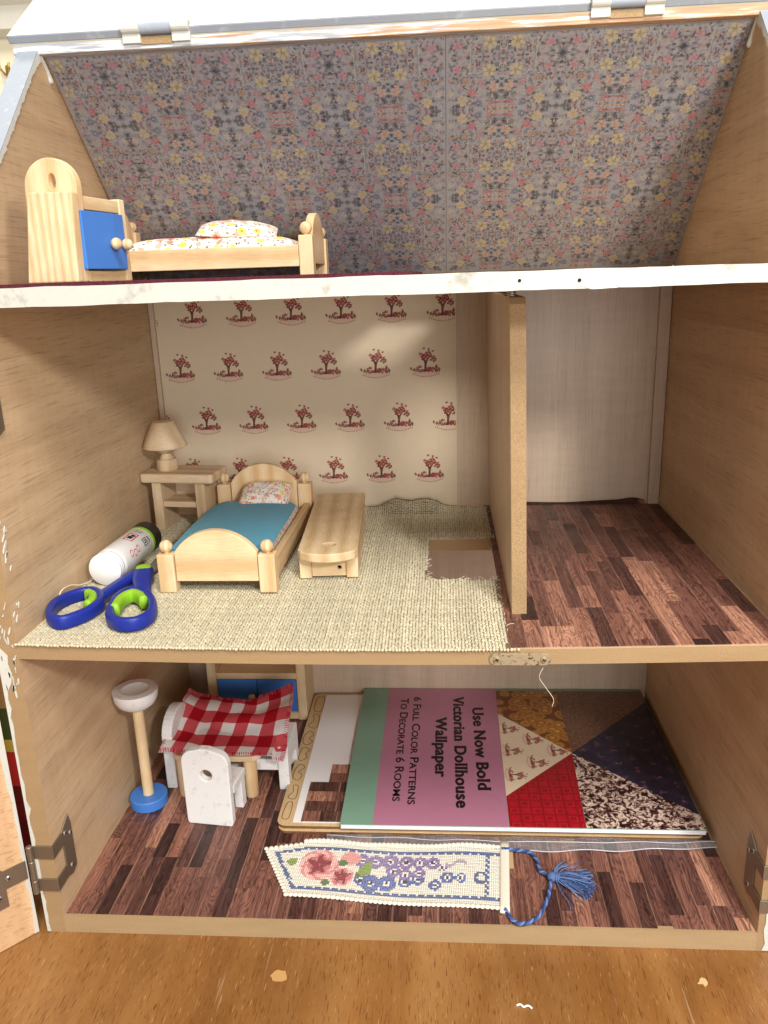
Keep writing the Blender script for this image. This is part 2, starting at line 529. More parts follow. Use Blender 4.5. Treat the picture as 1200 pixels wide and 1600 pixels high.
class MB:
    def __init__(self):
        self.v, self.f, self.mi, self.c = [], [], [], []

    def add(self, vs, fs, mi=0, col=None, mat=None):
        o = len(self.v)
        if mat is not None:
            vs = [tuple(mat @ Vector(p)) for p in vs]
        self.v.extend([tuple(p) for p in vs])
        for k, q in enumerate(fs):
            self.f.append(tuple(i + o for i in q))
            self.mi.append(mi[k] if isinstance(mi, list) else mi)
            self.c.append(col)
        return self

    def box(self, x0, y0, z0, x1, y1, z1, mi=0, col=None, mat=None):
        if x0 > x1: x0, x1 = x1, x0
        if y0 > y1: y0, y1 = y1, y0
        if z0 > z1: z0, z1 = z1, z0
        vs = [(x0, y0, z0), (x1, y0, z0), (x1, y1, z0), (x0, y1, z0), (x0, y0, z1), (x1, y0, z1), (x1, y1, z1), (x0, y1, z1)]
        fs = [(0, 3, 2, 1), (4, 5, 6, 7), (0, 1, 5, 4), (1, 2, 6, 5), (2, 3, 7, 6), (3, 0, 4, 7)]
        return self.add(vs, fs, mi, col, mat)

    def prism(self, poly, plane, a, b, holes=(), mi=0, mi_side=None, col=None, mat=None, split=None):
        """poly: 2-D outline in a plane ('XZ','YZ','XY'), extruded from a to b on the third axis"""
        if mi_side is None:
            mi_side = mi

        if len(holes) == 1 and split is None:
            poly, holes, split = split_hole(list(poly), list(holes[0]))

        def P(q, w):
            if plane == 'XZ': return (q[0], w, q[1])
            if plane == 'YZ': return (w, q[0], q[1])
            return (q[0], q[1], w)
        loops = [list(poly)] + [list(h) for h in holes]
        flat = [q for lp in loops for q in lp]
        n = len(flat)
        vs = [P(q, a) for q in flat] + [P(q, b) for q in flat]
        area = sum(p[0] * q[1] - q[0] * p[1] for p, q in zip(poly, poly[1:] + poly[:1]))
        ccw = area > 0
        # normal direction of the cap at b for a ccw outline
        flip = (plane == 'XZ')
        pos = (b > a)
        if not holes:
            cap = [tuple(range(n))] if ccw else [tuple(reversed(range(n)))]
        elif split is not None:
            cap = split
        else:
            cap = [tuple(t) for t in tessellate_polygon([[Vector((q[0], q[1], 0)) for q in lp] for lp in loops])]
            fixed = []
            for t in cap:
                (x0, y0), (x1, y1), (x2, y2) = (flat[i] for i in t)
                s = (x1 - x0) * (y2 - y0) - (x2 - x0) * (y1 - y0)
                fixed.append(t if s > 0 else tuple(reversed(t)))
            cap = fixed
        up = (not flip) == pos
        fs, mis = [], []
        for t in cap:
            fs.append(tuple(i + n for i in (t if up else reversed(t))))
            mis.append(mi)
            fs.append(tuple(i for i in (tuple(reversed(t)) if up else t)))
            mis.append(mi)
        o = 0
        for li, lp in enumerate(loops):
            k = len(lp)
            ar = sum(p[0] * q[1] - q[0] * p[1] for p, q in zip(lp, lp[1:] + lp[:1]))
            outer_ccw = (ar > 0) == (li == 0)
            for i in range(k):
                i0, i1 = o + i, o + (i + 1) % k
                q = (i0, i1, i1 + n, i0 + n)
                if outer_ccw != up:
                    q = tuple(reversed(q))
                fs.append(q)
                mis.append(mi_side)
            o += k
        return self.add(vs, fs, mis, col, mat)

    def lathe(self, prof, cx=0, cy=0, cz=0, seg=32, mi=0, col=None, mat=None):
        vs, fs = [], []
        for r, z in prof:
            for k in range(seg):
                a = 2 * PI * k / seg
                vs.append((cx + r * math.cos(a), cy + r * math.sin(a), cz + z))
        for i in range(len(prof) - 1):
            for k in range(seg):
                k2 = (k + 1) % seg
                fs.append((i * seg + k, i * seg + k2, (i + 1) * seg + k2, (i + 1) * seg + k))
        if prof[0][0] > 1e-7: fs.append(tuple(reversed(range(seg))))
        if prof[-1][0] > 1e-7: fs.append(tuple((len(prof) - 1) * seg + k for k in range(seg)))
        return self.add(vs, fs, mi, col, mat)

    def ball(self, c, r, seg=16, rings=9, mi=0, col=None, sz=1.0):
        prof = [(max(r * math.sin(PI * i / rings), 1e-8), -r * sz * math.cos(PI * i / rings)) for i in range(rings + 1)]
        return self.lathe(prof, c[0], c[1], c[2], seg, mi, col)

    def tube(self, pts, r, seg=8, closed=False, mi=0, col=None, flat=1.0, taper=None, sq=1.0):
        pts = [Vector(p) for p in pts]
        n = len(pts)
        vs, fs = [], []
        up = Vector((0, 0, 1))
        for i, p in enumerate(pts):
            a = pts[i - 1] if (i > 0 or closed) else p
            b = pts[(i + 1) % n] if (i < n - 1 or closed) else p
            t = (b - a)
            t = t.normalized() if t.length > 0 else Vector((1, 0, 0))
            s = t.cross(up)
            if s.length < 1e-3: s = t.cross(Vector((0, 1, 0)))
            s.normalize()
            u = s.cross(t).normalized()
            rr = r if not taper else r * taper(i / max(1, n - 1))
            for k in range(seg):
                an = 2 * PI * k / seg
                ca, sa = math.cos(an), math.sin(an)
                if sq != 1.0:
                    ca, sa = math.copysign(abs(ca) ** sq, ca), math.copysign(abs(sa) ** sq, sa)
                vs.append(p + s * (rr * ca) + u * (rr * flat * sa))
        m = n if closed else n - 1
        for i in range(m):
            j = (i + 1) % n
            for k in range(seg):
                k2 = (k + 1) % seg
                fs.append((i * seg + k2, i * seg + k, j * seg + k, j * seg + k2))
        if not closed:
            fs.append(tuple(range(seg)))
            fs.append(tuple(reversed([(n - 1) * seg + k for k in range(seg)])))
        return self.add(vs, fs, mi, col)

    def sheet(self, nx, ny, fn, mi=0, colfn=None, thick=0.0):
        """grid surface fn(u,v)->xyz ; optional thickness closes it into a slab"""
        vs = [fn(i / nx, j / ny) for j in range(ny + 1) for i in range(nx + 1)]
        o = len(self.v)
        self.v.extend([tuple(p) for p in vs])
        N = (nx + 1) * (ny + 1)
        idx = lambda i, j: o + j * (nx + 1) + i
        for j in range(ny):
            for i in range(nx):
                self.f.append((idx(i, j), idx(i + 1, j), idx(i + 1, j + 1), idx(i, j + 1)))
                self.mi.append(mi)
                self.c.append(colfn((i + .5) / nx, (j + .5) / ny) if colfn else None)
        if thick:
            self.v.extend([(p[0], p[1], p[2] - thick) for p in vs])
            for j in range(ny):
                for i in range(nx):
                    self.f.append(tuple(q + N for q in (idx(i, j + 1), idx(i + 1, j + 1), idx(i + 1, j), idx(i, j))))
                    self.mi.append(mi)
                    self.c.append(colfn((i + .5) / nx, (j + .5) / ny) if colfn else None)
            rim = [(i, 0) for i in range(nx)] + [(nx, j) for j in range(ny)] + [(i, ny) for i in range(nx, 0, -1)] + [(0, j) for j in range(ny, 0, -1)]
            for a, b in zip(rim, rim[1:] + rim[:1]):
                self.f.append((idx(*b), idx(*a), idx(*a) + N, idx(*b) + N))
                self.mi.append(mi)
                self.c.append(colfn(min(a[0] / nx, .999), min(a[1] / ny, .999)) if colfn else None)
        return self

    def build(self, name, mats, parent=None, smooth=False, bevel=0.0, world=True, seg=2, auto=None):
        me = bpy.data.meshes.new(name)
        me.from_pydata(self.v, [], self.f)
        if not isinstance(mats, (list, tuple)): mats = [mats]
        for m in mats: me.materials.append(m)
        if len(mats) > 1:
            me.polygons.foreach_set('material_index', self.mi)
        if any(c is not None for c in self.c):
            at = me.color_attributes.new('col', 'FLOAT_COLOR', 'CORNER')
            buf = []
            for f, c in zip(self.f, self.c):
                buf.extend(list(c or (1, 1, 1, 1)) * len(f))
            at.data.foreach_set('color', buf)
        if smooth:
            me.polygons.foreach_set('use_smooth', [True] * len(me.polygons))
            if auto is not None:
                me.set_sharp_from_angle(angle=math.radians(auto))
        me.update()
        o = bpy.data.objects.new(name, me)
        COL.objects.link(o)
        if parent is not None:
            o.parent = parent
            if world:
                w, q = Vector((0, 0, 0)), parent
                while q is not None:
                    w = w + Vector(q.location)
                    q = q.parent
                o.location = -w
        if bevel:
            md = o.modifiers.new('bevel', 'BEVEL')
            md.width = bevel
            md.segments = seg
            md.limit_method = 'ANGLE'
            md.angle_limit = math.radians(35)
        return o


def tag(o, label=None, cat=None, group=None, kind=None):
    if label: o['label'] = label
    if cat: o['category'] = cat
    if group: o['group'] = group
    if kind: o['kind'] = kind
    return o


def thing(name, loc, label, cat, rz=0.0, group=None, rot=None):
    o = bpy.data.objects.new(name, None)
    COL.objects.link(o)
    o.empty_display_size = 0.02
    o.location = loc
    o.rotation_euler = rot if rot else (0, 0, rz)
    return tag(o, label, cat, group)


def copy_tree(o, parent=None):
    c = o.copy()
    COL.objects.link(c)
    c.parent = parent
    for ch in list(o.children):
        copy_tree(ch, c)
    return c


def circle(cx, cy, r, n=24, ry=None):
    return [(cx + r * math.cos(2 * PI * k / n), cy + (ry or r) * math.sin(2 * PI * k / n)) for k in range(n)]


def rounded(x0, y0, x1, y1, r, n=6):
    pts = []
    for cx, cy, a0 in ((x1 - r, y0 + r, -90), (x1 - r, y1 - r, 0), (x0 + r, y1 - r, 90), (x0 + r, y0 + r, 180)):
        for k in range(n + 1):
            a = math.radians(a0 + 90 * k / n)
            pts.append((cx + r * math.cos(a), cy + r * math.sin(a)))
    return pts


def smooth_path(pts, n, closed=False):
    """Catmull-Rom resample"""
    P = [np.array(p, float) for p in pts]
    k = len(P)
    out = []
    segs = k if closed else k - 1
    for i in range(segs):
        p0 = P[(i - 1) % k] if closed else P[max(i - 1, 0)]
        p1, p2 = P[i], P[(i + 1) % k]
        p3 = P[(i + 2) % k] if closed else P[min(i + 2, k - 1)]
        for s in range(n):
            t = s / n
            out.append(tuple(0.5 * ((2 * p1) + (-p0 + p2) * t + (2 * p0 - 5 * p1 + 4 * p2 - p3) * t * t + (-p0 + 3 * p1 - 3 * p2 + p3) * t ** 3)))
    if not closed: out.append(tuple(P[-1]))
    return out


def blob(cx, cy, rx, ry, n=8, jit=0.2, rot=0.0, r=rnd):
    pts = []
    ca, sa = math.cos(rot), math.sin(rot)
    for k in range(n):
        a = 2 * PI * k / n
        q = 1 + r.uniform(-jit, jit)
        x, y = rx * q * math.cos(a), ry * q * math.sin(a)
        pts.append((cx + x * ca - y * sa, cy + x * sa + y * ca))
    return pts

# ================================================================== the room
MB().box(-4, 1.62, -1.2, 4, 1.72, 3.0).build('back_wall', M['wall_cream'])
tag(bpy.data.objects['back_wall'], kind='structure')
cor = MB().prism([(1.62, 1.132), (1.585, 1.145), (1.57, 1.19), (1.555, 1.20), (1.555, 1.225), (1.62, 1.225)], 'YZ', -4, 4).build('picture_rail', M['cornice'])
tag(cor, kind='structure')
hk = thing('wall_hook', (-0.735, 1.62, 1.062), 'small brass double hook on the cream wall behind the house', 'hook')
b = MB()
for s in (-1, 1):
    b.tube(smooth_path([(0, -0.002, -0.012), (0.002 * s, -0.012, -0.012), (0.010 * s, -0.02, 0.002), (0.013 * s, -0.018, 0.014)], 5), 0.0028, 8)
b.build('hook_arm', metal('aged_brass', S(196, 162, 90), 0.4, 0.8), hk, True, world=False)
MB().prism(rounded(-0.006, -0.022, 0.006, 0.012, 0.005), 'XZ', -0.003, 0.0).build('back_plate', bpy.data.materials['aged_brass'], hk, world=False)

tb = thing('wooden_table', (0.3, 0.1, ZT), 'scratched orange brown oak table top under the dollhouse', 'table')
MB().box(-1.3, -0.75, ZT - 0.03, 1.9, 1.0, ZT).build('table_top', M['table'], tb)
floor_o = MB().box(-4, -3, -0.80, 4, 1.72, -0.76).build('floor', M['cornice'])
tag(floor_o, kind='structure')

# flakes on the table
fl1 = MB().prism(blob(0.2009, -0.0405, 0.0072, 0.0062, 14, 0.18), 'XY', ZT, ZT + 0.0006).build('paint_flake', NT('bare_filler', 0.7).color(S(196, 150, 92)).m)
tag(fl1, 'round tan flake lying on the table left of centre', 'flake')
sc_pts = smooth_path([(0.395, -0.0617, ZT + .0008), (0.398, -0.0609, ZT + .0012), (0.4005, -0.0627, ZT + .0008), (0.404, -0.0620, ZT + .0014), (0.407, -0.0640, ZT + .0008)], 5)
o = MB().tube(sc_pts, 0.0008, 6).build('thread_scrap', M['paper_white'], None, True)
tag(o, 'short crinkled white scrap lying on the table front', 'thread scrap')
o = MB().prism(blob(0.5478, -0.034, 0.0042, 0.0034, 11, 0.45), 'XY', ZT, ZT + 0.0005).build('paint_flake', NT('beige_flake', 0.7).color(S(206, 176, 124)).m)
tag(o, 'small beige flake lying on the table near the right corner', 'flake')

# ================================================================== the dollhouse
H = thing('dollhouse', (0.3, 0.19, ZT), 'open three storey wooden dollhouse with papered attic and rooms', 'dollhouse')

prof = [(0, ZT), (D + 0.012, ZT), (D + 0.012, Z2 - 0.012), (YR + 0.006, ZR + 0.006), (YR - 0.004, ZR + 0.004), (0, Z2 + 0.004)]
for x0, x1 in ((-T, 0.0), (W, W + T)):
    b = MB()
    b.prism(prof, 'YZ', x0, x1, mi=0, mi_side=1)
    w = b.build('side_wall', [M['veneer_y'], M['mdf']], H)
    # grey painted slope of the gable, with ragged white edge
    n = Vector((0, -(ZR - Z2), YR)).normalized()
    a, c = Vector((0, -0.0005, Z2 + 0.004)), Vector((0, YR - 0.006, ZR + 0.002))
    gp = MB()
    o1 = n * 0.0016
    vs = []
    for base in (a, c):
        for off in (Vector((0, 0, 0)), o1):
            for xx in (x0 - 0.0005, x1 + 0.0005):
                vs.append((xx, base.y + off.y, base.z + off.z))
    gp.add(vs, [(0, 1, 5, 4), (2, 6, 7, 3), (0, 4, 6, 2), (1, 3, 7, 5), (0, 2, 3, 1), (4, 5, 7, 6)])
    gp.build('gable_trim', M['grey'], w)
    # ragged white paint run on the inner face, along the slope
    inner = x1 + 0.0004 if x0 < 0 else x0 - 0.0004
    r2 = random.Random(3 if x0 < 0 else 5)
    b = MB()
    N = 150
    d = (c - a)
    inn = Vector((0, n.y, n.z)) * -1
    outer, ragged = [], []
    for i in range(N + 1):
        p = a + d * (i / N)
        wd = 0.0018 + abs(r2.gauss(0, 0.0008)) + .0008 * math.sin(i * .31) ** 2 + (0.004 * max(0, i / N - 0.9) / 0.1)
        outer.append(p + n * 0.0016)
        ragged.append(p + inn * wd)
    vs, fs = [], []
    s = 1 if x0 < 0 else -1
    for p, q in zip(outer, ragged):
        vs += [(inner + 0.0006 * s, p.y, p.z), (inner + 0.0006 * s, q.y, q.z), (inner - 0.0002 * s, q.y, q.z - 0.0003)]
    for i in range(N):
        k = 3 * i
        fs += [(k, k + 1, k + 4, k + 3) if s > 0 else (k, k + 3, k + 4, k + 1)]
        fs += [(k + 1, k + 2, k + 5, k + 4) if s > 0 else (k + 1, k + 4, k + 5, k + 2)]
    b.add(vs, fs)
    # a drip at the apex
    drip = smooth_path([(inner, YR - 0.004, ZR - 0.001), (inner, YR + 0.006, ZR - 0.012), (inner, YR + 0.009, ZR - 0.0175)], 6)
    b.tube(drip, 0.0022, 8, taper=lambda t: 0.55 + 0.6 * t)
    b.ball((inner, YR + 0.0094, ZR - 0.0182), 0.0026, 10, 6)
    b.build('white_paint_edge', M['white'], w)

# white paint smears on the front face and inside edge of the left wall
b = MB()
r2 = random.Random(11)


def smear(pts2, face):
    if face == 'front':
        b.prism(pts2, 'XZ', -0.0002, -0.0009)
    else:
        b.prism(pts2, 'YZ', 0.0001, 0.0008)


zz = ZT + 0.001
left, right = [], []
while zz < Z2 - 0.02:
    wd = 0.0018 + abs(r2.gauss(0, 0.0012))
    if 0.225 < zz < 0.262: wd += 0.006
    left.append((-T, zz))
    right.append((-T + wd, zz))
    zz += 0.008
for i in range(len(left) - 1):
    smear([left[i], right[i], right[i + 1], left[i + 1]], 'front')
for k in range(26):
    z = r2.uniform(0.215, 0.30)
    x = r2.uniform(-T + .003, -0.001)
    smear(blob(x, z, r2.uniform(.0003, .0009), r2.uniform(.001, .004), 7, .35, r2.uniform(-.5, .3), r2), 'front')
for k in range(16):
    z = r2.uniform(0.262, 0.40)
    y = r2.uniform(0.001, 0.014)
    smear(blob(y, z, r2.uniform(.0004, .0012), r2.uniform(.001, .0055), 7, .35, r2.uniform(-.9, -.2), r2), 'in')
for k in range(9):
    smear(blob(r2.uniform(.012, .04), r2.uniform(.56, .62), r2.uniform(.0003, .0008), r2.uniform(.002, .005), 7, .35, r2.uniform(-.6, .3), r2), 'in')
tag(b.build('paint_smear', M['white'], bpy.data.objects['side_wall']), kind='stuff')

b = MB()
zz = ZT + 0.001
prev = None
while zz < Z2 - 0.02:
    q = ((W + 0.0045 + abs(r2.gauss(0, .0012)) if zz < 0.10 else W + 0.0125 - abs(r2.gauss(0, .0010))), zz)
    if prev: smear([prev, (W + T, prev[1]), (W + T, zz), q], 'front')
    prev = q
    zz += 0.007
tag(b.build('paint_smear', M['white'], bpy.data.objects['side_wall.001']), kind='stuff')
MB().box(-T, D + 0.0005, ZT, W + T, D + 0.0115, Z2 - 0.012).build('back_panel', M['veneer_z'], H)
# corner battens
for x0, x1, z0, z1 in ((0.0005, 0.006, Z1 + .0, Z2 - 0.0131), (W - 0.0135, W - 0.0005, Z1 + .0, Z2 - 0.0131)):
    MB().box(x0, D - 0.0055, z0, x1, D, z1).build('corner_batten', M['veneer_z'], H, bevel=0.0005)


def slab(name, xs, ys, ztop, th, hole, mats, parent):
    """board with one rectangular opening; material 0 top, 1 edges, 2 underside"""
    b = MB()

    def solid(i, j):
        if i < 0 or j < 0 or i >= len(xs) - 1 or j >= len(ys) - 1: return False
        xm, ym = (xs[i] + xs[i + 1]) / 2, (ys[j] + ys[j + 1]) / 2
        return not (hole and hole[0] < xm < hole[1] and hole[2] < ym < hole[3])
    P = lambda i, j, t: (xs[i], ys[j], ztop(xs[i], ys[j]) - (th if t else 0))
    for i in range(len(xs) - 1):
        for j in range(len(ys) - 1):
            if not solid(i, j): continue
            b.add([P(i, j, 0), P(i + 1, j, 0), P(i + 1, j + 1, 0), P(i, j + 1, 0)], [(0, 1, 2, 3)], 0)
            b.add([P(i, j, 1), P(i + 1, j, 1), P(i + 1, j + 1, 1), P(i, j + 1, 1)], [(3, 2, 1, 0)], 2)
            for di, dj, e in ((0, -1, ((i, j), (i + 1, j))), (1, 0, ((i + 1, j), (i + 1, j + 1))), (0, 1, ((i + 1, j + 1), (i, j + 1))), (-1, 0, ((i, j + 1), (i, j)))):
                if not solid(i + di, j + dj):
                    (a0, a1), (b0, b1) = e
                    b.add([P(a0, a1, 1), P(b0, b1, 1), P(b0, b1, 0), P(a0, a1, 0)], [(0, 1, 2, 3)], 1)
    return b.build(name, mats, parent)


xs = sorted(set([0.0, HX0, HX1, W] + [W * k / 12 for k in range(13)]))
ys = sorted(set([0.0, HY0, HY1, D] + [D * k / 5 for k in range(6)]))
fl_low = slab('bottom_floor', [0.0, W], [0.0, D], lambda x, y: 0.0, -ZT, None, [M['mdf_light'], M['mdf_light'], M['mdf']], H)
fl_mid = slab('middle_floor', xs, ys, zmid, 0.0128, (HX0, HX1, HY0, HY1), [M['veneer_x'], M['mdf'], M['veneer_x']], H)
fl_att = slab('attic_floor', sorted([0.0, AX0, AX1, W]), sorted([0.0, AY0, AY1, D]), lambda x, y: Z2, 0.0115, (AX0, AX1, AY0, AY1), [M['veneer_x'], M['mdf'], M['veneer_x']], H)

# white painted front of the attic floor, slightly wavy, with two nail holes and a scar
b = MB()
N = 60
r2 = random.Random(2)
vs, fs = [], []
for i in range(N + 1):
    x = -T + (W + 2 * T) * i / N
    zt = Z2 + 0.0006 + 0.0002 * math.sin(i * 0.9) + r2.uniform(-.0002, .0002)
    zb = Z2 - 0.0128 + 0.0002 * math.sin(i * 0.5) + r2.uniform(-.0002, .0002) + 0.0012 * i / N
    vs += [(x, -0.0013, zb), (x, -0.0013, zt), (x, 0.0022, zt), (x, 0.0, zb)]
for i in range(N):
    k = 4 * i
    fs += [(k, k + 4, k + 5, k + 1), (k + 1, k + 5, k + 6, k + 2), (k + 3, k + 7, k + 4, k)]
b.add(vs, fs)
wf = b.build('white_front_edge', M['white_edge'], fl_att)
b = MB()
for x, z, r in ((0.3945, 0.5322, .0011), (0.434, 0.5312, .0012)):
    b.lathe([(r, 0), (r, .0006), (r * .5, .0007)], seg=12, mat=Matrix.Translation((x, -0.0013, z)) @ Matrix.Rotation(PI / 2, 4, 'X'))
b.build('nail_hole', M['gap'], fl_att)
MB().prism(blob(0.448, 0.5268, 0.014, 0.0016, 16, .3), 'XZ', -0.0012, -0.0017).build('paint_scar', paint('grey_scar', S(206, 204, 198)), fl_att)

# roof: rear slope, ridge and folded-back front flap
sl = Vector((0, D - YR, Z2 - ZR)).normalized()
nn = Vector((0, -sl.z, sl.y)) * -1   # outward guess
nn = Vector((0, sl.z * -1, sl.y))
out_n = Vector((0, 0.702, 0.712))
b = MB()


def slope_pt(x, s, off):
    return (x, YR + sl.y * s + out_n.y * off, ZR + sl.z * s + out_n.z * off)


def slope_box(mb, x0, x1, s0, s1, o0, o1, mi=0, col=None):
    vs = [slope_pt(x, s, o) for o in (o0, o1) for (x, s) in ((x0, s0), (x1, s0), (x1, s1), (x0, s1))]
    fs = [(0, 1, 2, 3), (7, 6, 5, 4), (4, 5, 1, 0), (5, 6, 2, 1), (6, 7, 3, 2), (7, 4, 0, 3)]
    mb.add(vs, fs, mi, col)


SLEN = math.hypot(D - YR, ZR - Z2)
slope_box(b, 0.0002, W - 0.0002, 0.0, SLEN + 0.004, 0.0022, 0.013)
rp = b.build('rear_roof_panel', M['veneer_x'], H)

# the two sheets of mirrored floral paper
SEAM = 0.3485
SH = []
for x0, x1 in ((0.0030, SEAM - 0.0002), (SEAM + 0.0002, W - 0.0003)):
    b = MB()
    slope_box(b, x0, x1, 0.0012, SLEN - 0.003, -0.0008, 0.0020)
    SH.append((b.build('floral_wallpaper', M['floral_paper'], H), x0, x1))

# quarter tile of the print: shapes (kind, u, v, size, colour)
rq = random.Random(21)
TX, TY = 0.0500, 0.0490
Cq = dict(yel=S(206, 182, 116), cream=S(188, 182, 164), pink=S(190, 122, 132), red=S(196, 88, 92), peach=S(206, 160, 122), orange=S(182, 134, 92),
          blue=S(98, 112, 138), teal=S(112, 128, 138), slate=S(104, 110, 124), olive=S(132, 128, 100), grey=S(166, 166, 170), mauve=S(154, 126, 142), dark=S(92, 94, 106))
shapes = []
FG = S(156, 153, 154)


def put(poly, col, lay):
    shapes.append((poly, tuple(FG[k] + (Cq[col][k] - FG[k]) * (.50 if lay > 1 else .42) for k in range(3)) + (1,), lay))  # ink faded towards the ground: lens haze put into the print colours


for k in range(240):
    u, v = rq.uniform(0, TX), rq.uniform(0, TY)
    c = rq.choice(['slate', 'teal', 'grey', 'blue', 'mauve', 'slate', 'blue', 'olive', 'mauve', 'teal', 'grey', 'orange'])
    put(blob(u, v, rq.uniform(.0016, .0042), rq.uniform(.0008, .0022), 7, .35, rq.uniform(0, PI), rq), c, 0)
for k in range(260):
    u, v = rq.uniform(0, TX), rq.uniform(0, TY)
    c = rq.choice(['pink', 'cream', 'olive', 'grey', 'peach', 'orange', 'mauve', 'dark', 'red', 'teal', 'blue', 'cream', 'cream', 'grey', 'pink'])
    put(blob(u, v, rq.uniform(.0010, .0026), rq.uniform(.0005, .0011), 6, .35, rq.uniform(0, PI), rq), c, 1)


def flower(u, v, r, col, core, pet=5, lay=2, wid=.55):
    r *= .86
    a0 = rq.uniform(0, 2 * PI)
    for k in range(pet):
        a = a0 + 2 * PI * k / pet
        put(blob(u + math.cos(a) * r * .55, v + math.sin(a) * r * .55, r * .52, r * wid * .72, 7, .16, a, rq), col, lay)
    put(blob(u, v, r * .24, r * .24, 6, .2, 0, rq), core, lay + 1)


flower(0.0115, 0.0125, 0.0068, 'yel', 'olive')
flower(0.0340, 0.0400, 0.0060, 'yel', 'peach', 7, wid=.34)
flower(0.0255, 0.0320, 0.0052, 'red', 'pink')
flower(0.0395, 0.0105, 0.0050, 'pink', 'red', 5)
flower(0.0060, 0.0280, 0.0050, 'peach', 'pink', 5)
flower(0.0445, 0.0330, 0.0042, 'cream', 'yel', 6, wid=.36)
flower(0.0185, 0.0225, 0.0036, 'pink', 'cream')
flower(0.0200, 0.0430, 0.0046, 'blue', 'cream', 6)
flower(0.0310, 0.0215, 0.0040, 'orange', 'peach', 6)
for q in range(3):   # wavy bars
    put(blob(0.0025 + q * .0032, 0.0425 + (q % 2) * .0006, .0030, .0012, 8, .2, .15, rq), 'red', 3)
    put(blob(0.0025 + q * .0032, 0.0470, .0026, .0009, 8, .2, -.1, rq), 'peach', 3)
for q in range(4):
    put(blob(0.0375 + q * .0028, 0.0205 + .0010 * (q % 2), .0006, .0030, 6, .2, .3, rq), 'orange', 3)
    put(blob(0.0280, 0.002 + q * .0040, .0007, .0024, 6, .2, -.2 + .2 * q, rq), 'cream', 3)
put(blob(0.0490, 0.0015, .0055, .0036, 9, .12, 0, rq), 'grey', 2)
put(blob(0.0490, 0.0010, .0036, .0022, 9, .12, 0, rq), 'slate', 3)
U0, V0 = 0.1975, 0.0215
for sh, x0, x1 in SH:
    b = MB()
    for iu in range(-6, 12):
        for iv in range(-2, 8):
            for poly, col, lay in shapes:
                pts = []
                for (u, v) in poly:
                    uu = iu * TX + (u if iu % 2 == 0 else TX - u)
                    vv = iv * TY + (v if iv % 2 == 0 else TY - v)
                    pts.append((U0 + uu, V0 + vv))
                if all(x0 + .0004 < p[0] < x1 - .0004 and 0.0016 < p[1] < SLEN - 0.0045 for p in pts):
                    off = -0.00084 - lay * 0.00003
                    f = tuple(range(len(pts)))
                    if iu % 2 != iv % 2: f = tuple(reversed(f))
                    b.add([slope_pt(p[0], p[1], off) for p in pts], [f], 0, col)
    b.build('floral_print', M['print_floral'], sh)

# ridge strip, flap with thickness and hinges
b = MB()
b.box(-T - 0.004, YR - 0.0085, ZR - 0.0012, W + T + 0.004, YR + 0.004, ZR + 0.0068)
b.build('ridge_strip', M['ridge'], H, bevel=0.0006)
ang = math.atan(0.727)
fd, fnn = Vector((0, math.cos(ang), math.sin(ang))), Vector((0, -math.sin(ang), math.cos(ang)))
fo = Vector((0, YR - 0.0075, ZR + 0.0076))


def flap_pt(x, s, o): return (x, fo.y + fd.y * s + fnn.y * o, fo.z + fd.z * s + fnn.z * o)


def flap_box(mb, x0, x1, s0, s1, o0, o1, mi=0):
    vs = [flap_pt(x, s, o) for o in (o0, o1) for (x, s) in ((x0, s0), (x1, s0), (x1, s1), (x0, s1))]
    mb.add(vs, [(3, 2, 1, 0), (4, 5, 6, 7), (0, 1, 5, 4), (1, 2, 6, 5), (2, 3, 7, 6), (3, 0, 4, 7)], [mi, mi, 1, mi, mi, mi])


b = MB()
flap_box(b, -T - 0.007, W + T + 0.007, 0.0, 0.275, 0.0, 0.0072)
fp = b.build('front_roof_flap', [M['white'], M['grey']], H, bevel=0.0012)
for hx in (0.106, 0.4945):
    b = MB()
    flap_box(b, hx - 0.028, hx + 0.028, 0.004, 0.030, 0.0070, 0.0082)
    hg = b.build('roof_hinge', [M['white'], M['white']], H, bevel=0.0004)
    b = MB()
    Rm = Matrix.Rotation(PI / 2, 4, 'Y')
    for (a, c) in ((-0.029, -0.0135), (0.0135, 0.029)):
        b = MB()
        b.box(hx + a, YR - 0.0125, ZR + 0.0022, hx + c, YR - 0.0075, ZR + 0.0175)
        b.lathe([(.0042, 0), (.0044, .001), (.0044, c - a - .001), (.0042, c - a)], seg=16, mat=Matrix.Translation((hx + a, YR - 0.0125, ZR + 0.0135)) @ Rm)
        b.build('knuckle', M['white'], hg, bevel=0.0005)
    b = MB()
    b.lathe([(.0045, 0), (.0045, .027)], seg=16, mat=Matrix.Translation((hx - .0135, YR - 0.0108, ZR + 0.0130)) @ Rm)
    b.build('barrel', M['grey'], hg, True, auto=40)
    MB().box(hx - 0.0135, YR - 0.0100, ZR + 0.0016, hx + 0.0135, YR - 0.0086, ZR + 0.0075).build('bare_wood_patch', M['mdf'], hg)
    for dx, s in ((-0.019, .016), (0.0, .009), (0.019, .019)):
        b = MB()
        m4 = Matrix.Translation(flap_pt(hx + dx, s, 0.0082)) @ Matrix.Rotation(ang, 4, 'X')
        b.lathe([(.0034, 0), (.0034, .0005), (.002, .0011), (.0007, .0006), (.0, .0005)], seg=14, mat=m4)
        b.build('screw', M['white'], hg)

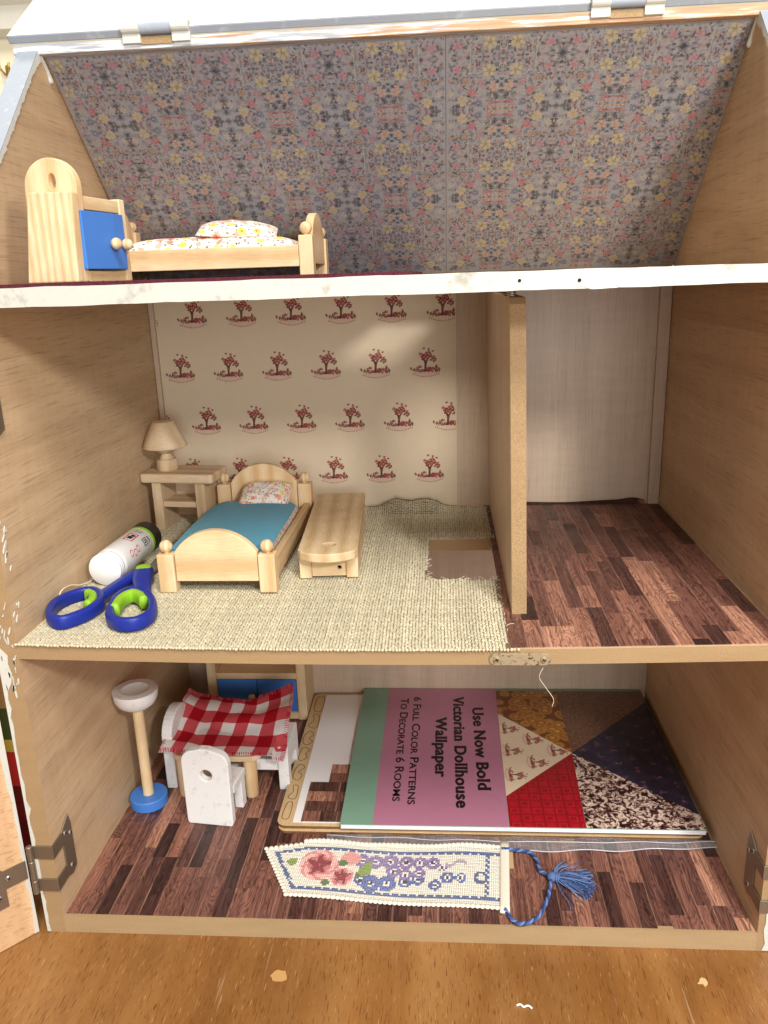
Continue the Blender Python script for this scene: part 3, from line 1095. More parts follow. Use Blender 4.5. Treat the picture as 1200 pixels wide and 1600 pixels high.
# ------------------------------------------------------------------ partition, toile paper, catch plate
b = MB()
b.prism([(0.0636, Z1 - 0.0042), (0.0636, 0.5145), (0.0690, 0.5195), (D - 0.0005, 0.5200), (D - 0.0005, Z1)], 'YZ', -0.0062, 0.0062, mi=0, mi_side=1)
pt = b.build('partition_wall', [M['veneer_z'], M['mdf']], H, world=False, bevel=0.0005)
sh_m = Matrix.Translation((0.4044, 0, 0)) @ Matrix(((1, 0, -0.0195, 0.0195 * Z1), (0, 1, 0, 0), (0, 0, 1, 0), (0, 0, 0, 1)))
pt.data.transform(Matrix.Translation(-Vector(H.location)) @ sh_m)
b = MB()
hel = [(0.3955 + .0032 * math.cos(t), 0.074 + .0032 * math.sin(t), 0.5195 + .0009 * t / 6.28 * 1.6) for t in [k * .5 for k in range(44)]]
b.tube(hel, 0.0006, 6)
b.tube([(0.3955, .074, .519), (0.3955, .074, .5262)], 0.0011, 8)
b.build('screw_eye', M['screw'], pt, True)

b = MB()
b.box(0.0062, D - 0.0008, Z1 + 0.0004, 0.3592, D - 0.0001, Z2 - 0.0125)
tw = b.build('toile_wallpaper', M['toile_paper'], H)

# one toile motif: a little tree on a scalloped mound, unit = metres, centre (0,0), about 35 x 32 mm
rm = random.Random(5)
motif = []
RED, RED2, BRN, PNK, GRN = S(150, 66, 60), S(168, 88, 80), S(128, 84, 74), S(208, 164, 148), S(140, 106, 88)


def mp(poly, c, lay=0): motif.append(([(p[0] * (1.05 if p[1] < 0 else 1.35), p[1] * 1.22 - .0005) for p in poly], c, lay))


mp([(-.0145, -.0095), (-.010, -.0118), (-.003, -.0128), (.004, -.0128), (.011, -.0115), (.0155, -.0085), (.009, -.0075), (0, -.007), (-.009, -.0078)], S(222, 190, 170), 0)
for k in range(15):
    t = k / 14
    mp(blob(-.0142 + .029 * t, -.0105 - .0028 * math.sin(PI * t), .00055, .0007, 6, .2, 0, rm), RED2, 1)
mp([(-.0018, -.0085), (.0016, -.0085), (.0008, -.004), (.0016, .001), (.004, .0055), (.0028, .006), (.0002, .002), (-.0020, .0055), (-.003, .0052), (-.0010, .000), (-.0012, -.004)], BRN, 2)
mp(blob(.0040, -.0062, .0030, .0026, 10, .15, 0, rm), RED, 3)
mp(blob(.0040, -.0062, .0012, .0011, 7, .15, 0, rm), RED2, 4)
for (x, y, r) in ((-.0090, -.0055, .0022), (-.0058, -.0035, .0019), (-.0125, -.0062, .0017), (-.0160, -.0052, .0016), (.0090, -.0052, .0021), (.0122, -.0036, .0018), (.0152, -.0062, .0016), (.0118, -.0076, .0018), (-.0038, -.0072, .0017), (.0075, -.0082, .0014), (-.0075, -.0080, .0014)):
    mp(blob(x, y, r, r * .75, 8, .3, rm.uniform(0, 3), rm), rm.choice([RED, RED2, RED, BRN]), 3)
    mp(blob(x + .0006, y + .0004, r * .35, r * .3, 6, .3, 0, rm), PNK, 4)
for (x, y, r) in ((-.0026, .0068, .0021), (-.0046, .0086, .0017), (.0010, .0078, .0024), (.0042, .0074, .0023), (.0066, .0052, .0021), (.0080, .0022, .0018), (.0052, .0030, .0016), (.0030, .0100, .0018), (-.0010, .0050, .0018), (.0020, .0045, .0016)):
    mp(blob(x, y, r, r * .72, 8, .3, rm.uniform(0, 3), rm), rm.choice([RED, RED2, BRN, RED2]), 3)
    mp(blob(x - .0004, y + .0003, r * .3, r * .3, 6, .3, 0, rm), PNK, 4)
for (x, y) in ((-.0012, .0138), (.0030, .0130), (.0064, .0112)):
    mp([(x, y - .0014), (x + .0012, y), (x + .0006, y + .0008), (x, y + .0003), (x - .0006, y + .0008), (x - .0012, y)], RED, 3)
for k in range(26):
    a_, d_ = rm.uniform(0, PI * 2), rm.uniform(0, 1) ** .5
    x, y = .0030 + .0066 * d_ * math.cos(a_), .0058 + .0050 * d_ * math.sin(a_) - .0002 * (d_ * math.cos(a_) * 6) ** 2 * .5
    mp(blob(x, y, rm.uniform(.0007, .0013), rm.uniform(.0005, .0009), 6, .3, rm.uniform(0, 3), rm), rm.choice([RED, RED2, BRN, GRN]), 2)
for k in range(44):
    x = rm.uniform(-.0165, .0165)
    mp(blob(x, rm.uniform(-.0092, -.0035 - abs(x) * .12), rm.uniform(.0006, .0012), rm.uniform(.0004, .0008), 6, .3, rm.uniform(0, 3), rm), rm.choice([RED, RED2, BRN, GRN]), 2)
for k in range(14):
    mp(blob(rm.uniform(-.016, .016), rm.uniform(-.009, -.004), .0007, .0004, 5, .3, rm.uniform(0, 3), rm), rm.choice([GRN, BRN]), 3)

b = MB()
cent = []
for row in range(-1, 5):
    zc = 0.5030 - 0.0636 * row
    off = (0.0508, 0.0302, 0.0560, 0.0330, 0.0600, 0.0250)[row % 6]
    for k in range(-1, 7):
        xc = off + 0.0586 * k
        cent.append((xc, zc))
for xc, zc in cent:
    for poly, col, lay in motif:
        pts = [(xc + p[0], zc + p[1]) for p in poly]
        if all(0.0066 < p[0] < 0.3588 and Z1 + .001 < p[1] < Z2 - 0.013 for p in pts):
            b.add([(p[0], D - 0.00083 - lay * 0.00003, p[1]) for p in pts], [tuple(range(len(pts)))], 0, col)
b.build('toile_print', M['print'], tw)

# printed parquet papers: every plank its own piece
def planks(parent, x0, x1, y0, y1, zf, w, L, skip, seed, lift=0.0003):
    r = random.Random(seed)
    nx = round((x1 - x0) / w)
    w = (x1 - x0) / nx
    for i in range(nx):
        xa, xb = x0 + i * w, x0 + (i + 1) * w
        y = y0 - L * ((i * 0.5 + (i // 2) * 0.13) % 1.0)
        while y < y1:
            ln = L * r.choice((1, 1, .75, .5))
            ya, yb = max(y, y0), min(y + ln, y1)
            y += ln
            if yb - ya < 0.004 or skip((xa + xb) / 2, (ya + yb) / 2): continue
            t = lift + r.uniform(0.0002, 0.00045)
            g = 0.00008
            vs = []
            for o in (0.0, t):
                for (x, yy) in ((xa + g, ya + g), (xb - g, ya + g), (xb - g, yb - g), (xa + g, yb - g)):
                    vs.append((x, yy, zf(x, yy) + o + 0.0001))
            MB().add(vs, [(4, 5, 6, 7), (0, 1, 5, 4), (1, 2, 6, 5), (2, 3, 7, 6), (3, 0, 4, 7)]).build('plank', M['plank'], parent)


planks(fl_low, 0.001, W - 0.001, 0.0022, D - 0.001, lambda x, y: 0.0, 0.0134, 0.100,
       lambda x, y: (0.20 < x < 0.575 and y > 0.15), 4)
planks(fl_mid, 0.3915, W - 0.001, 0.0025, D - 0.004, zmid, 0.0142, 0.098, lambda x, y: (x < HX1 + .0005 and HY0 < y < HY1) or (0.3985 < x < 0.4095 and y > 0.09), 9)

# the floor paper of the right hand room curls up a little against the back wall
b = MB()


def lip(u, v):
    x = HX1 + .016 + (W - 0.016 - HX1 - .016) * u
    h = (.0012 + .0016 * (math.sin(u * 9.0 + .6) * .5 + .5) + .0045 * max(0, u - .78) / .22 * math.sin(max(0, u - .78) / .22 * PI) + .002 * u)
    return (x, D - 0.0062 + .0048 * v - .0014 * math.sin(u * 9) * v * (1 - v), zmid(x, D) + .0006 + h * v ** 1.6)


b.sheet(60, 6, lip, thick=.0003)
b.build('curled_paper_edge', M['plank'], fl_mid, True, auto=60)

# metal catch plate on the middle floor front
zc = zmid(0.399, 0) - 0.0078
b = MB()
b.prism(rounded(0.3758, zc - 0.0050, 0.4226, zc + 0.0050, 0.0049), 'XZ', -0.0003, -0.0016)
cp = b.build('catch_plate', M['brass_plate'], H, bevel=0.0003)


def screw_head(mat4, parent, m, r=0.0026, world=True):
    b = MB()
    b.lathe([(r * 1.0, 0), (r, r * .12), (r * .8, r * .38), (0, r * .48)], seg=16, mat=mat4, mi=0)
    for a in (0.4, 0.4 + PI / 2):
        b.box(-r * .62, -r * .11, r * .40, r * .62, r * .11, r * .55, 1, mat=mat4 @ Matrix.Rotation(a, 4, 'Z'))
    return b.build('screw', [m, M['gap']], parent, world=world)


for x in (0.3815, 0.4170):
    screw_head(Matrix.Translation((x, -0.0016, zc)) @ Matrix.Rotation(PI / 2, 4, 'X'), cp, M['brass_plate'])

# ------------------------------------------------------------------ side hinges and the two front doors
def side_hinge(sx, xin, zc, paint_barrel):
    """U shaped plate on the inner face of a side wall, wrapping the front edge to a knuckle; sx=+1 left wall"""
    b = MB()
    X = lambda d: xin + sx * d
    # plate on the wall
    b.prism([(0.0165, zc - 0.0265), (0.0255, zc - 0.0300), (0.0340, zc - 0.0265), (0.0340, zc + 0.0190), (0.0310, zc + 0.0290), (0.0165, zc + 0.0205)], 'YZ', X(0.0002), X(0.0016))
    for za, zb in ((zc + 0.0070, zc + 0.0200), (zc - 0.0265, zc - 0.0140)):
        b.box(X(0.0003), -0.0016, za, X(0.0017), 0.0172, zb)
        b.box(X(0.0017), -0.0018, za, X(-0.0170), -0.0004, zb)
    h = b.build('door_hinge', M['bronze'], H, bevel=0.0004)
    kx = X(-0.0185)
    for za, zb in ((zc - 0.0275, zc - 0.0135), (zc - 0.0130, zc + 0.0062), (zc + 0.0066, zc + 0.0215)):
        b = MB().lathe([(.0020, 0), (.0027, .0006), (.0027, zb - za - .0006), (.0020, zb - za)], kx, -0.0035, za, 14)
        b.build('knuckle', M['white'] if paint_barrel else M['bronze'], h, True, auto=40)
    for y, z in ((0.0212, zc + 0.0165), (0.0300, zc + 0.0105), (0.0248, zc - 0.0200)):
        screw_head(Matrix.Translation((X(0.0016), y, z)) @ Matrix.Rotation(sx * PI / 2, 4, 'Y'), h, M['screw'], 0.0024)
    return h


side_hinge(1, 0.0, 0.0540, False)
side_hinge(1, 0.0, 0.4590, False)
side_hinge(-1, W, 0.0485, True)


def door(kx, dirx, diry, inner, w, z0, z1, zc, leaf=True):
    """door board hinged near kx, opened towards (dirx,diry); inner = normal of its inside face"""
    u = Vector((dirx, diry, 0)).normalized()
    n = Vector(inner).normalized()
    o = Vector((kx, -0.0030, 0)) - n * 0.0015
    m4 = Matrix(((u.x, -n.x, 0, o.x), (u.y, -n.y, 0, o.y), (0, 0, 1, 0), (0, 0, 0, 1)))
    # local: x along door, y outwards from the inner face, z up
    b = MB()
    b.box(0.0005, 0.0015, z0, w, 0.0115, z1, mat=m4)
    bad = m4.to_3x3().determinant() < 0
    d = b.build('front_door', M['door'], H)
    if bad: d.data.flip_normals()
    # ragged white paint band along the hinge edge
    r = random.Random(int(abs(kx) * 1e4))
    b = MB()
    N = 64
    vs, fs = [], []
    wd = 0.004
    for i in range(N + 1):
        z = z0 + (z1 - z0) * i / N
        wd = min(0.0085, max(0.0022, wd + r.gauss(0, 0.0011)))
        vs += [tuple(m4 @ Vector((0.0, 0.0012, z))), tuple(m4 @ Vector((wd, 0.0011, z))), tuple(m4 @ Vector((wd + .0004, 0.0016, z))), tuple(m4 @ Vector((0.0, 0.0117, z)))]
    for i in range(N):
        k = 4 * i
        fs += [(k, k + 1, k + 5, k + 4), (k + 1, k + 2, k + 6, k + 5), (k + 3, k, k + 4, k + 7)]
    b.add(vs, fs)
    e = b.build('white_paint_edge', M['white'], d)
    if leaf:
        b = MB()
        b.box(0.0012, 0.0002, zc - 0.0125, 0.020, 0.0014, zc + 0.0055, mat=m4)
        b.prism([(0.020, zc - 0.0300), (0.036, zc - 0.0300), (0.036, zc + 0.0200), (0.027, zc + 0.0130), (0.020, zc + 0.0055)], 'XZ', 0.0002, 0.0014, mat=m4)
        hl = b.build('hinge_leaf', M['bronze'], d)
        if bad: hl.data.flip_normals()
        for lx, lz in ((0.0165, zc - 0.003), (0.026, zc - 0.0185), (0.030, zc + 0.010)):
            screw_head(m4 @ Matrix.Translation((lx, 0.0002, lz)) @ Matrix.Rotation(PI / 2, 4, 'X'), d, M['screw'], 0.0026)
    return d


def door_veneer():
    m = NT('beech_door_laminate', 0.5, 0.35)
    v = m.coord((40, 40, 2.6))
    big = m.noise(v, 1.0, 3, 0.6, 0.5)
    base = m.ramp(big, [(0.3, S(204, 164, 122)), (0.55, S(222, 184, 142)), (0.8, S(230, 196, 156))])
    fl = m.noise(m.coord((130, 130, 480)), 1.0, 2)
    base = m.mix(0.7, base, m.ramp(fl, [(0.36, (0.72, 0.62, 0.52, 1)), (0.47, WHT)]), 'MULTIPLY')
    m.color(base)
    return m.m


M['door'] = door_veneer()
door(-0.0225, -0.68, -0.735, (0.735, -0.68, 0), 0.29, ZT + 0.001, Z2 - 0.016, 0.0540)
door(W + 0.0205, 0.80, -0.60, (-0.60, -0.80, 0), 0.29, ZT + 0.001, Z2 - 0.016, 0.0485, True)

# printed card box standing beside the left wall, seen through the hinge gap
pb = thing('printed_box', (-0.10, 0.07, ZT), 'printed cardboard box standing left of the dollhouse behind its door', 'box')
MB().box(-0.17, 0.05, ZT, -0.036, 0.10, 0.26).build('carton', NT('carton_board', 0.5).color(S(188, 150, 98)).m, pb, bevel=0.001)
for z0, z1, c in ((0.147, 0.178, S(78, 96, 50)), (0.134, 0.1465, S(228, 206, 92)), (0.098, 0.1335, S(214, 52, 50)), (0.078, 0.0975, S(112, 20, 26)), (0.060, 0.0773, S(120, 24, 28)), (0.040, 0.0593, S(112, 20, 26)), (ZT + .001, 0.0393, S(124, 28, 30))):
    MB().box(-0.1695, 0.0492, z0, -0.0365, 0.0498, z1).build('printed_band', NT('carton_print', 0.4).color(c).m, pb)

# ================================================================== carpets
ac = thing('attic_carpet', (0.3, 0.19, Z2), 'dark maroon felt carpet under the furniture on the attic floor', 'carpet')
slab('felt_sheet', [0.001, AX0 - .004], [0.0026, D - 0.006], lambda x, y: Z2 + 0.0030, 0.0029, None, [M['maroon']] * 3, ac)
b = MB()
r2 = random.Random(8)
for k in range(240):
    x = r2.uniform(0.002, AX0 - .005)
    z = Z2 + r2.uniform(.0012, .0030)
    b.tube([(x, 0.0030, z), (x + r2.uniform(-.0012, .0012), 0.0030 - r2.uniform(.0004, .0016), z + r2.uniform(-.0004, .0009))], 0.00022, 4)
tag(b.build('fuzz', M['maroon'], ac), kind='stuff')

# woven jute carpet with a square cut out, frayed edges
CX0, CX1, CY0, CY1 = 0.0012, 0.3925, -0.0015, 0.378
jc = thing('jute_carpet', (0.2, 0.19, Z1), 'cream woven jute carpet with a square cut out beside the partition', 'carpet')
rj = np.random.default_rng(4)


def carpet_z(x, y):
    z = zmid(x, max(y, 0)) + 0.0002
    # rumple against the back wall
    if y > 0.35:
        t = (y - 0.35) / 0.03
        z += 0.0135 * t * max(0, math.sin((x - 0.24) / 0.13 * PI)) ** 1.5 * (1 + .25 * math.sin(x * 160)) if 0.24 < x < 0.37 else 0.0012 * t * t
        z += 0.0010 * t * math.sin(x * 210) * t
    return z


def carpet_right(y): return 0.3905 + 0.0015 * math.sin(y * 31) + (0.0045 if y > 0.26 else 0)


def in_hole(x, y): return HX0 - 0.0006 < x and HY0 + 0.0016 < y < HY1 - 0.001


b = MB()
gx = sorted(set([CX0 + (CX1 - CX0) * k / 40 for k in range(41)] + [HX0]))
gy = sorted(set([CY0 + (CY1 - CY0) * k / 40 for k in range(41)] + [HY0 + .001, HY1]))
for i in range(len(gx) - 1):
    for j in range(len(gy) - 1):
        xm, ym = (gx[i] + gx[i + 1]) / 2, (gy[j] + gy[j + 1]) / 2
        if in_hole(xm, ym) or xm > carpet_right(ym): continue
        b.add([(gx[a], gy[c], carpet_z(gx[a], gy[c])) for a, c in ((i, j), (i + 1, j), (i + 1, j + 1), (i, j + 1))], [(0, 1, 2, 3)])
b.build('backing', M['jute_base'], jc)
px_, py_ = 0.00260, 0.00290
b = MB()
pal = [S(212, 203, 176), S(206, 196, 167), S(218, 210, 184), S(200, 190, 160), S(210, 201, 172)]
nxj, nyj = int((CX1 + .004 - CX0) / px_), int((CY1 - CY0) / py_)
colw = [rnd.uniform(.90, 1.05) for _ in range(nxj + 1)]
roww = [rnd.uniform(.91, 1.05) for _ in range(nyj + 1)]
for i in range(nxj):
    for j in range(nyj):
        jx, jy = rj.normal(0, .00016), rj.normal(0, .00016)
        x = CX0 + (i + .5) * px_ + jx + .0004 * math.sin(j * .11 + i * .02)
        y = CY0 + (j + .5) * py_ + jy + .0005 * math.sin(i * .09)
        if in_hole(x, y) or x > carpet_right(y) - .001: continue
        z = carpet_z(x, y)
        warp = (i + j) % 2
        a, c = (px_ * .52, py_ * .38) if warp else (px_ * .37, py_ * .52)
        hgt = 0.0010 + rj.normal(0, .00012)
        q = pal[int(rj.integers(0, 5))]
        kk = colw[i] * roww[j]
        q = (q[0] * kk, q[1] * kk, q[2] * kk, 1)
        b.add([(x - a, y - c, z), (x + a, y - c, z), (x + a, y + c, z), (x - a, y + c, z),
               (x - a * .55, y - c * .5, z + hgt), (x + a * .55, y - c * .5, z + hgt), (x + a * .55, y + c * .5, z + hgt), (x - a * .55, y + c * .5, z + hgt)],
              [(4, 5, 6, 7), (0, 1, 5, 4), (1, 2, 6, 5), (2, 3, 7, 6), (3, 0, 4, 7)], 0, q)
tag(b.build('yarn_weave', M['jute'], jc), kind='stuff')
b = MB()
for k in range(150):   # knots along the front edge
    x = CX0 + (CX1 + .008 - CX0) * k / 150
    z = zmid(x, 0) + .0007
    q = pal[k % 5]
    b.ball((x + rj.normal(0, .0002), -0.0019 + rj.normal(0, .0003), z), 0.00125, 6, 4, 0, (q[0] * 1.1, q[1] * 1.1, q[2] * 1.1, 1))
for k in range(170):   # loose fibres along edges and the cut
    side = k % 4
    if side == 0: p = (carpet_right(y := float(rj.uniform(0, .37))), y)
    elif side == 1: p = (float(rj.uniform(HX0, .39)), float(rj.choice([HY0 + .002, HY1 - .001])))
    elif side == 2: p = (float(rj.uniform(.2, .39)), CY1)
    else: p = (HX0, float(rj.uniform(HY0, HY1)))
    z = carpet_z(p[0], p[1]) + .0006
    d = rj.normal(0, .003, 2)
    b.tube([(p[0], p[1], z), (p[0] + d[0] * .5, p[1] + d[1] * .5, z + .0012), (p[0] + d[0], p[1] + d[1], z + .0004 + abs(rj.normal(0, .001)))], 0.00026, 4, col=pal[2])
tag(b.build('frayed_edge', M['jute'], jc), kind='stuff')
b = MB()
b.tube(smooth_path([(0.006, 0.136, Z1 + .002), (0.004, 0.113, Z1 + .006), (0.0012, 0.103, Z1 + .010), (0.0012, 0.086, Z1 + .013), (0.0012, 0.078, Z1 + .010), (0.003, 0.083, Z1 + .004), (0.006, 0.094, Z1 + .002)], 5), 0.0006, 5)
b.build('loose_thread', M['thread'], jc, True)

# ================================================================== toy beds
def cushion(b, lx, ly, h, cx=0, cy=0, cz=0, p=4, nx=18, ny=26, bumps=0.0, flat_bottom=True, seed=1, shape=None):
    r = random.Random(seed)
    ph = [r.uniform(0, 6) for _ in range(6)]

    def top(u, v):
        s, t = 2 * u - 1, 2 * v - 1
        k = (1 - abs(s) ** p) * (1 - abs(t) ** p)
        z = h * max(0, k) ** .5
        z += bumps * k * (math.sin(7 * s + ph[0]) * math.sin(6 * t + ph[1]) + .6 * math.sin(13 * t + ph[2] + 3 * s))
        if shape: z *= shape(s, t)
        return (cx + s * lx / 2, cy + t * ly / 2, cz + z)
    b.sheet(nx, ny, top)

    def bot(u, v):
        s, t = 2 * u - 1, 2 * v - 1
        k = (1 - abs(s) ** p) * (1 - abs(t) ** p)
        return (cx - s * lx / 2, cy + t * ly / 2, cz - (0 if flat_bottom else h * .5 * max(0, k) ** .5))
    b.sheet(nx, ny, bot)
    return b


def arch_board(x0, x1, z0, zs, zt, y0, y1, foot=0.0, n=18):
    pts = [(x0, z0), (x1, z0), (x1, zs)]
    c, hw = (x0 + x1) / 2, (x1 - x0) / 2
    rise = zt - zs
    R = (hw * hw + rise * rise) / (2 * rise)
    a0 = math.asin(min(1, hw / R))
    for k in range(1, n):
        a = a0 - 2 * a0 * k / n
        pts.append((c + R * math.sin(a), zt - R + R * math.cos(a)))
    pts.append((x0, zs))
    return MB().prism(pts, 'XZ', y0, y1)


def make_bed(loc, rz, label, group):
    """local: foot face at y=0, head at y=L, standing on z=0"""
    t = thing('toy_bed', loc, label, 'toy bed', rz, group)
    hw, L = 0.0545, 0.2165
    for sx in (-1, 1):
        for y0, hh, kz in ((0.0, 0.0367, 0.0422), (L - 0.0135, 0.0500, 0.0555)):
            xa, xb = sorted((sx * hw, sx * (hw - 0.0155)))
            b = MB().box(xa, y0, 0, xb, y0 + 0.0135, hh)
            pst = b.build('bed_post', M['birch_z'], t, world=False, bevel=0.0011)
            b = MB()
            xm = (xa + xb) / 2
            b.lathe([(.0026, 0), (.0026, .0012)], xm, y0 + .0068, hh, 12)
            b.ball((xm, y0 + .0068, kz + .0008), 0.0060, 18, 11)
            b.build('knob', M['knob'], pst, True, world=False)
    arch_board(-hw + 0.0163, hw - 0.0163, 0.0106, 0.0385, 0.0593, 0.0018, 0.0098).build('footboard', M['birch_x'], t, world=False, bevel=0.0009)
    arch_board(-hw + 0.0163, hw - 0.0163, 0.0106, 0.0515, 0.0735, L - 0.0115, L - 0.0035).build('headboard', M['birch_z'], t, world=False, bevel=0.0009)
    for sx in (-1, 1):
        xa, xb = sorted((sx * (hw - 0.002), sx * (hw - 0.0085)))
        MB().box(xa, 0.0138, 0.0085, xb, L - 0.0138, 0.0280).build('side_rail', M['birch_y'], t, world=False, bevel=0.0008)
    MB().box(-hw + 0.0088, 0.0104, 0.0125, hw - 0.0088, L - 0.0118, 0.0155).build('slat_base', M['birch_y'], t, world=False)
    return t


def zb(x, y): return zmid(x, y) + 0.0011


BX, BY = 0.1357, 0.1075
BZ = zb(BX, BY + .1)
bed1 = make_bed((BX, BY, BZ), math.radians(-0.6), 'pale wooden toy bed with a turquoise blanket on the jute carpet', 'toy beds')
bed2 = copy_tree(bed1)
bed2.location = (0.2222, 0.2795, Z2 + 0.0031)
bed2.rotation_euler = (0, 0, PI / 2)
bed2['label'] = 'pale wooden toy bed with bare floral mattress in the attic'


def on_bed(bed):
    return Matrix.Translation(bed.location) @ Matrix.Rotation(bed.rotation_euler.z, 4, 'Z')


def free(name, b, mat, bed, label, cat, local, rot=(0, 0, 0), **kw):
    o = b.build(name, mat, None, **kw)
    m = on_bed(bed) @ Matrix.Translation(local) @ Matrix.Rotation(rot[2], 4, 'Z') @ Matrix.Rotation(rot[1], 4, 'Y') @ Matrix.Rotation(rot[0], 4, 'X')
    o.location = m.to_translation()
    o.rotation_euler = m.to_euler()
    return tag(o, label, cat)


b = cushion(MB(), 0.090, 0.186, 0.0205, p=6, bumps=0.0007, seed=2)
free('mattress', b, M['floral_small'], bed1, 'floral mattress mostly hidden under the turquoise blanket', 'mattress', (0, .1085, .0157), smooth=True)
b = cushion(MB(), 0.092, 0.190, 0.0235, p=6, bumps=0.0010, seed=3)
free('mattress', b, M['floral_cloth'], bed2, 'puffy white floral mattress on the attic bed', 'mattress', (0, .108, .0157), smooth=True)
b = cushion(MB(), 0.056, 0.040, 0.0105, p=3.2, bumps=0.0005, flat_bottom=False, seed=4)
free('pillow', b, M['floral_small'], bed1, 'small floral pillow leaning on the headboard above the turquoise blanket', 'pillow', (0.006, .184, .0420), (math.radians(24), 0, 0), smooth=True)


def tent(s, t): return 1.0 + .25 * s


b = cushion(MB(), 0.046, 0.078, 0.0100, p=2.0, bumps=0.0006, flat_bottom=False, seed=5)
free('pillow', b, M['floral_cloth'], bed2, 'floral pillow slumped on the attic mattress', 'pillow', (-0.010, .081, .0440), (math.radians(3), math.radians(-14), math.radians(8)), smooth=True)

# turquoise felt blanket with rounded corners
nx, ny = 26, 40
bw, b0, b1 = 0.0945, 0.0100, 0.1800


def blanket(u, v):
    s, t = 2 * u - 1, 2 * v - 1
    # squircle mapping rounds the corners
    k = 1 - .055 * (abs(s) ** 6) * (abs(t) ** 6)
    x = s * bw / 2 * k - .004 + .0035 * (1 - v)
    y = (b0 + b1) / 2 + t * (b1 - b0) / 2 * (1 - .03 * (abs(s) ** 6) * (abs(t) ** 8))
    z = 0.0385 + .0006 * math.sin(3 * s + 2 * t) + .0005 * math.sin(7 * t + 4 * s) * (1 - abs(s) * .3) - 0.0030 * max(0, abs(s) - .72) / .28 - .0012 * t * t + .0016 * (1 - v)
    return (x, y, z)


b = MB().sheet(nx, ny, blanket, thick=0.0014)
free('blanket', b, M['felt'], bed1, 'plain turquoise felt blanket laid over the wooden bed', 'blanket', (0, 0, 0), smooth=True, auto=50)

# ================================================================== nightstand and lamp
NSZ = zb(.045, .31)
ns = thing('toy_nightstand', (0.0462, 0.3145, NSZ), 'pale wooden toy nightstand with an open shelf in the back left corner', 'nightstand', math.radians(-7.0))
for sx in (-1, 1):
    xa, xb = sorted((sx * 0.0315, sx * 0.0205))
    MB().box(xa, -0.021, 0, xb, 0.0205, 0.0560).build('side_panel', M['maple_z'], ns, world=False, bevel=0.0007)
MB().box(-0.0203, -0.0185, 0.0270, 0.0203, 0.0202, 0.0335).build('shelf', M['maple_x'], ns, world=False, bevel=0.0006)
MB().box(-0.0203, 0.0165, 0.0080, 0.0203, 0.0200, 0.0268).build('back_board', M['maple_x'], ns, world=False)
MB().box(-0.0203, 0.0165, 0.0337, 0.0203, 0.0200, 0.0560).build('back_board', M['maple_x'], ns, world=False)
MB().prism(rounded(-0.0435, -0.0250, 0.0435, 0.0235, 0.004), 'XY', 0.0563, 0.0668).build('top_board', M['maple_x'], ns, world=False, bevel=0.0022, seg=3)

LZ = NSZ + 0.0669
lp = thing('toy_table_lamp', (0.0268, 0.3165, LZ), 'small turned wooden table lamp standing on the nightstand', 'toy lamp')
MB().lathe([(.0112, 0), (.0120, .0015), (.0119, .0110), (.0108, .0128), (.0088, .0130), (.0068, .0160), (.0058, .0185), (.0075, .0205), (.0106, .0218), (.0106, .0240), (.004, .0244)], seg=36).build('lamp_base', M['maple_z'], lp, True, world=False, auto=35)
MB().lathe([(.010, .0242), (.0225, .0258), (.0245, .0268), (.0248, .0282), (.0228, .0332), (.0124, .0545), (.0110, .0558), (0.00001, .0558)], seg=40).build('lamp_shade', M['maple_x'], lp, True, world=False, auto=40)

# ================================================================== low chest with rounded lid
CHZ = zb(.235, .24)
ch = thing('toy_chest', (0.2333, 0.1440, CHZ), 'low pale wooden toy chest whose rounded lid has a finger hole', 'toy chest', math.radians(3.2))
hw = 0.0283
pts = [(hw, 0.199), (-hw, 0.199), (-hw, -0.001)]
for k in range(1, 20):
    x = -hw + 2 * hw * k / 20
    pts.append((x, -0.001 - 0.0165 * math.sqrt(max(0, 1 - (x / hw) ** 2)) ** 1.2))
pts.append((hw, -0.001))
MB().prism(pts, 'XY', 0.0215, 0.0300, holes=[circle(0.0, 0.0115, 0.0070, 24, 0.0062)]).build('lid', M['pine_y'], ch, world=False, bevel=0.0010)
MB().lathe([(0.0076, 0), (0.00001, 0)], 0.0, 0.0115, 0.0222, 20).build('hole_floor', M['pine_y'], ch, world=False)
for sx in (-1, 1):
    xa, xb = sorted((sx * 0.0278, sx * 0.0165))
    MB().box(xa, 0.0005, 0, xb, 0.0120, 0.0213).build('leg', M['birch_z'], ch, world=False, bevel=0.0007)
    xa, xb = sorted((sx * 0.0278, sx * 0.0220))
    MB().box(xa, 0.0122, 0.0005, xb, 0.194, 0.0213).build('side_panel', M['birch_y'], ch, world=False, bevel=0.0006)
b = MB().prism([(-.0163, .0012), (.0163, .0012), (.0163, .0212), (-.0163, .0212)], 'XZ', 0.0030, 0.0085, holes=[circle(.0098, .0095, .0021, 14)])
b.build('front_board', M['birch_x'], ch, world=False, bevel=0.0004)
MB().lathe([(.0028, 0), (.00001, 0)], seg=14, mat=Matrix.Translation((.0098, .0070, .0095)) @ Matrix.Rotation(PI / 2, 4, 'X')).build('peg_hole', M['gap'], ch, world=False)

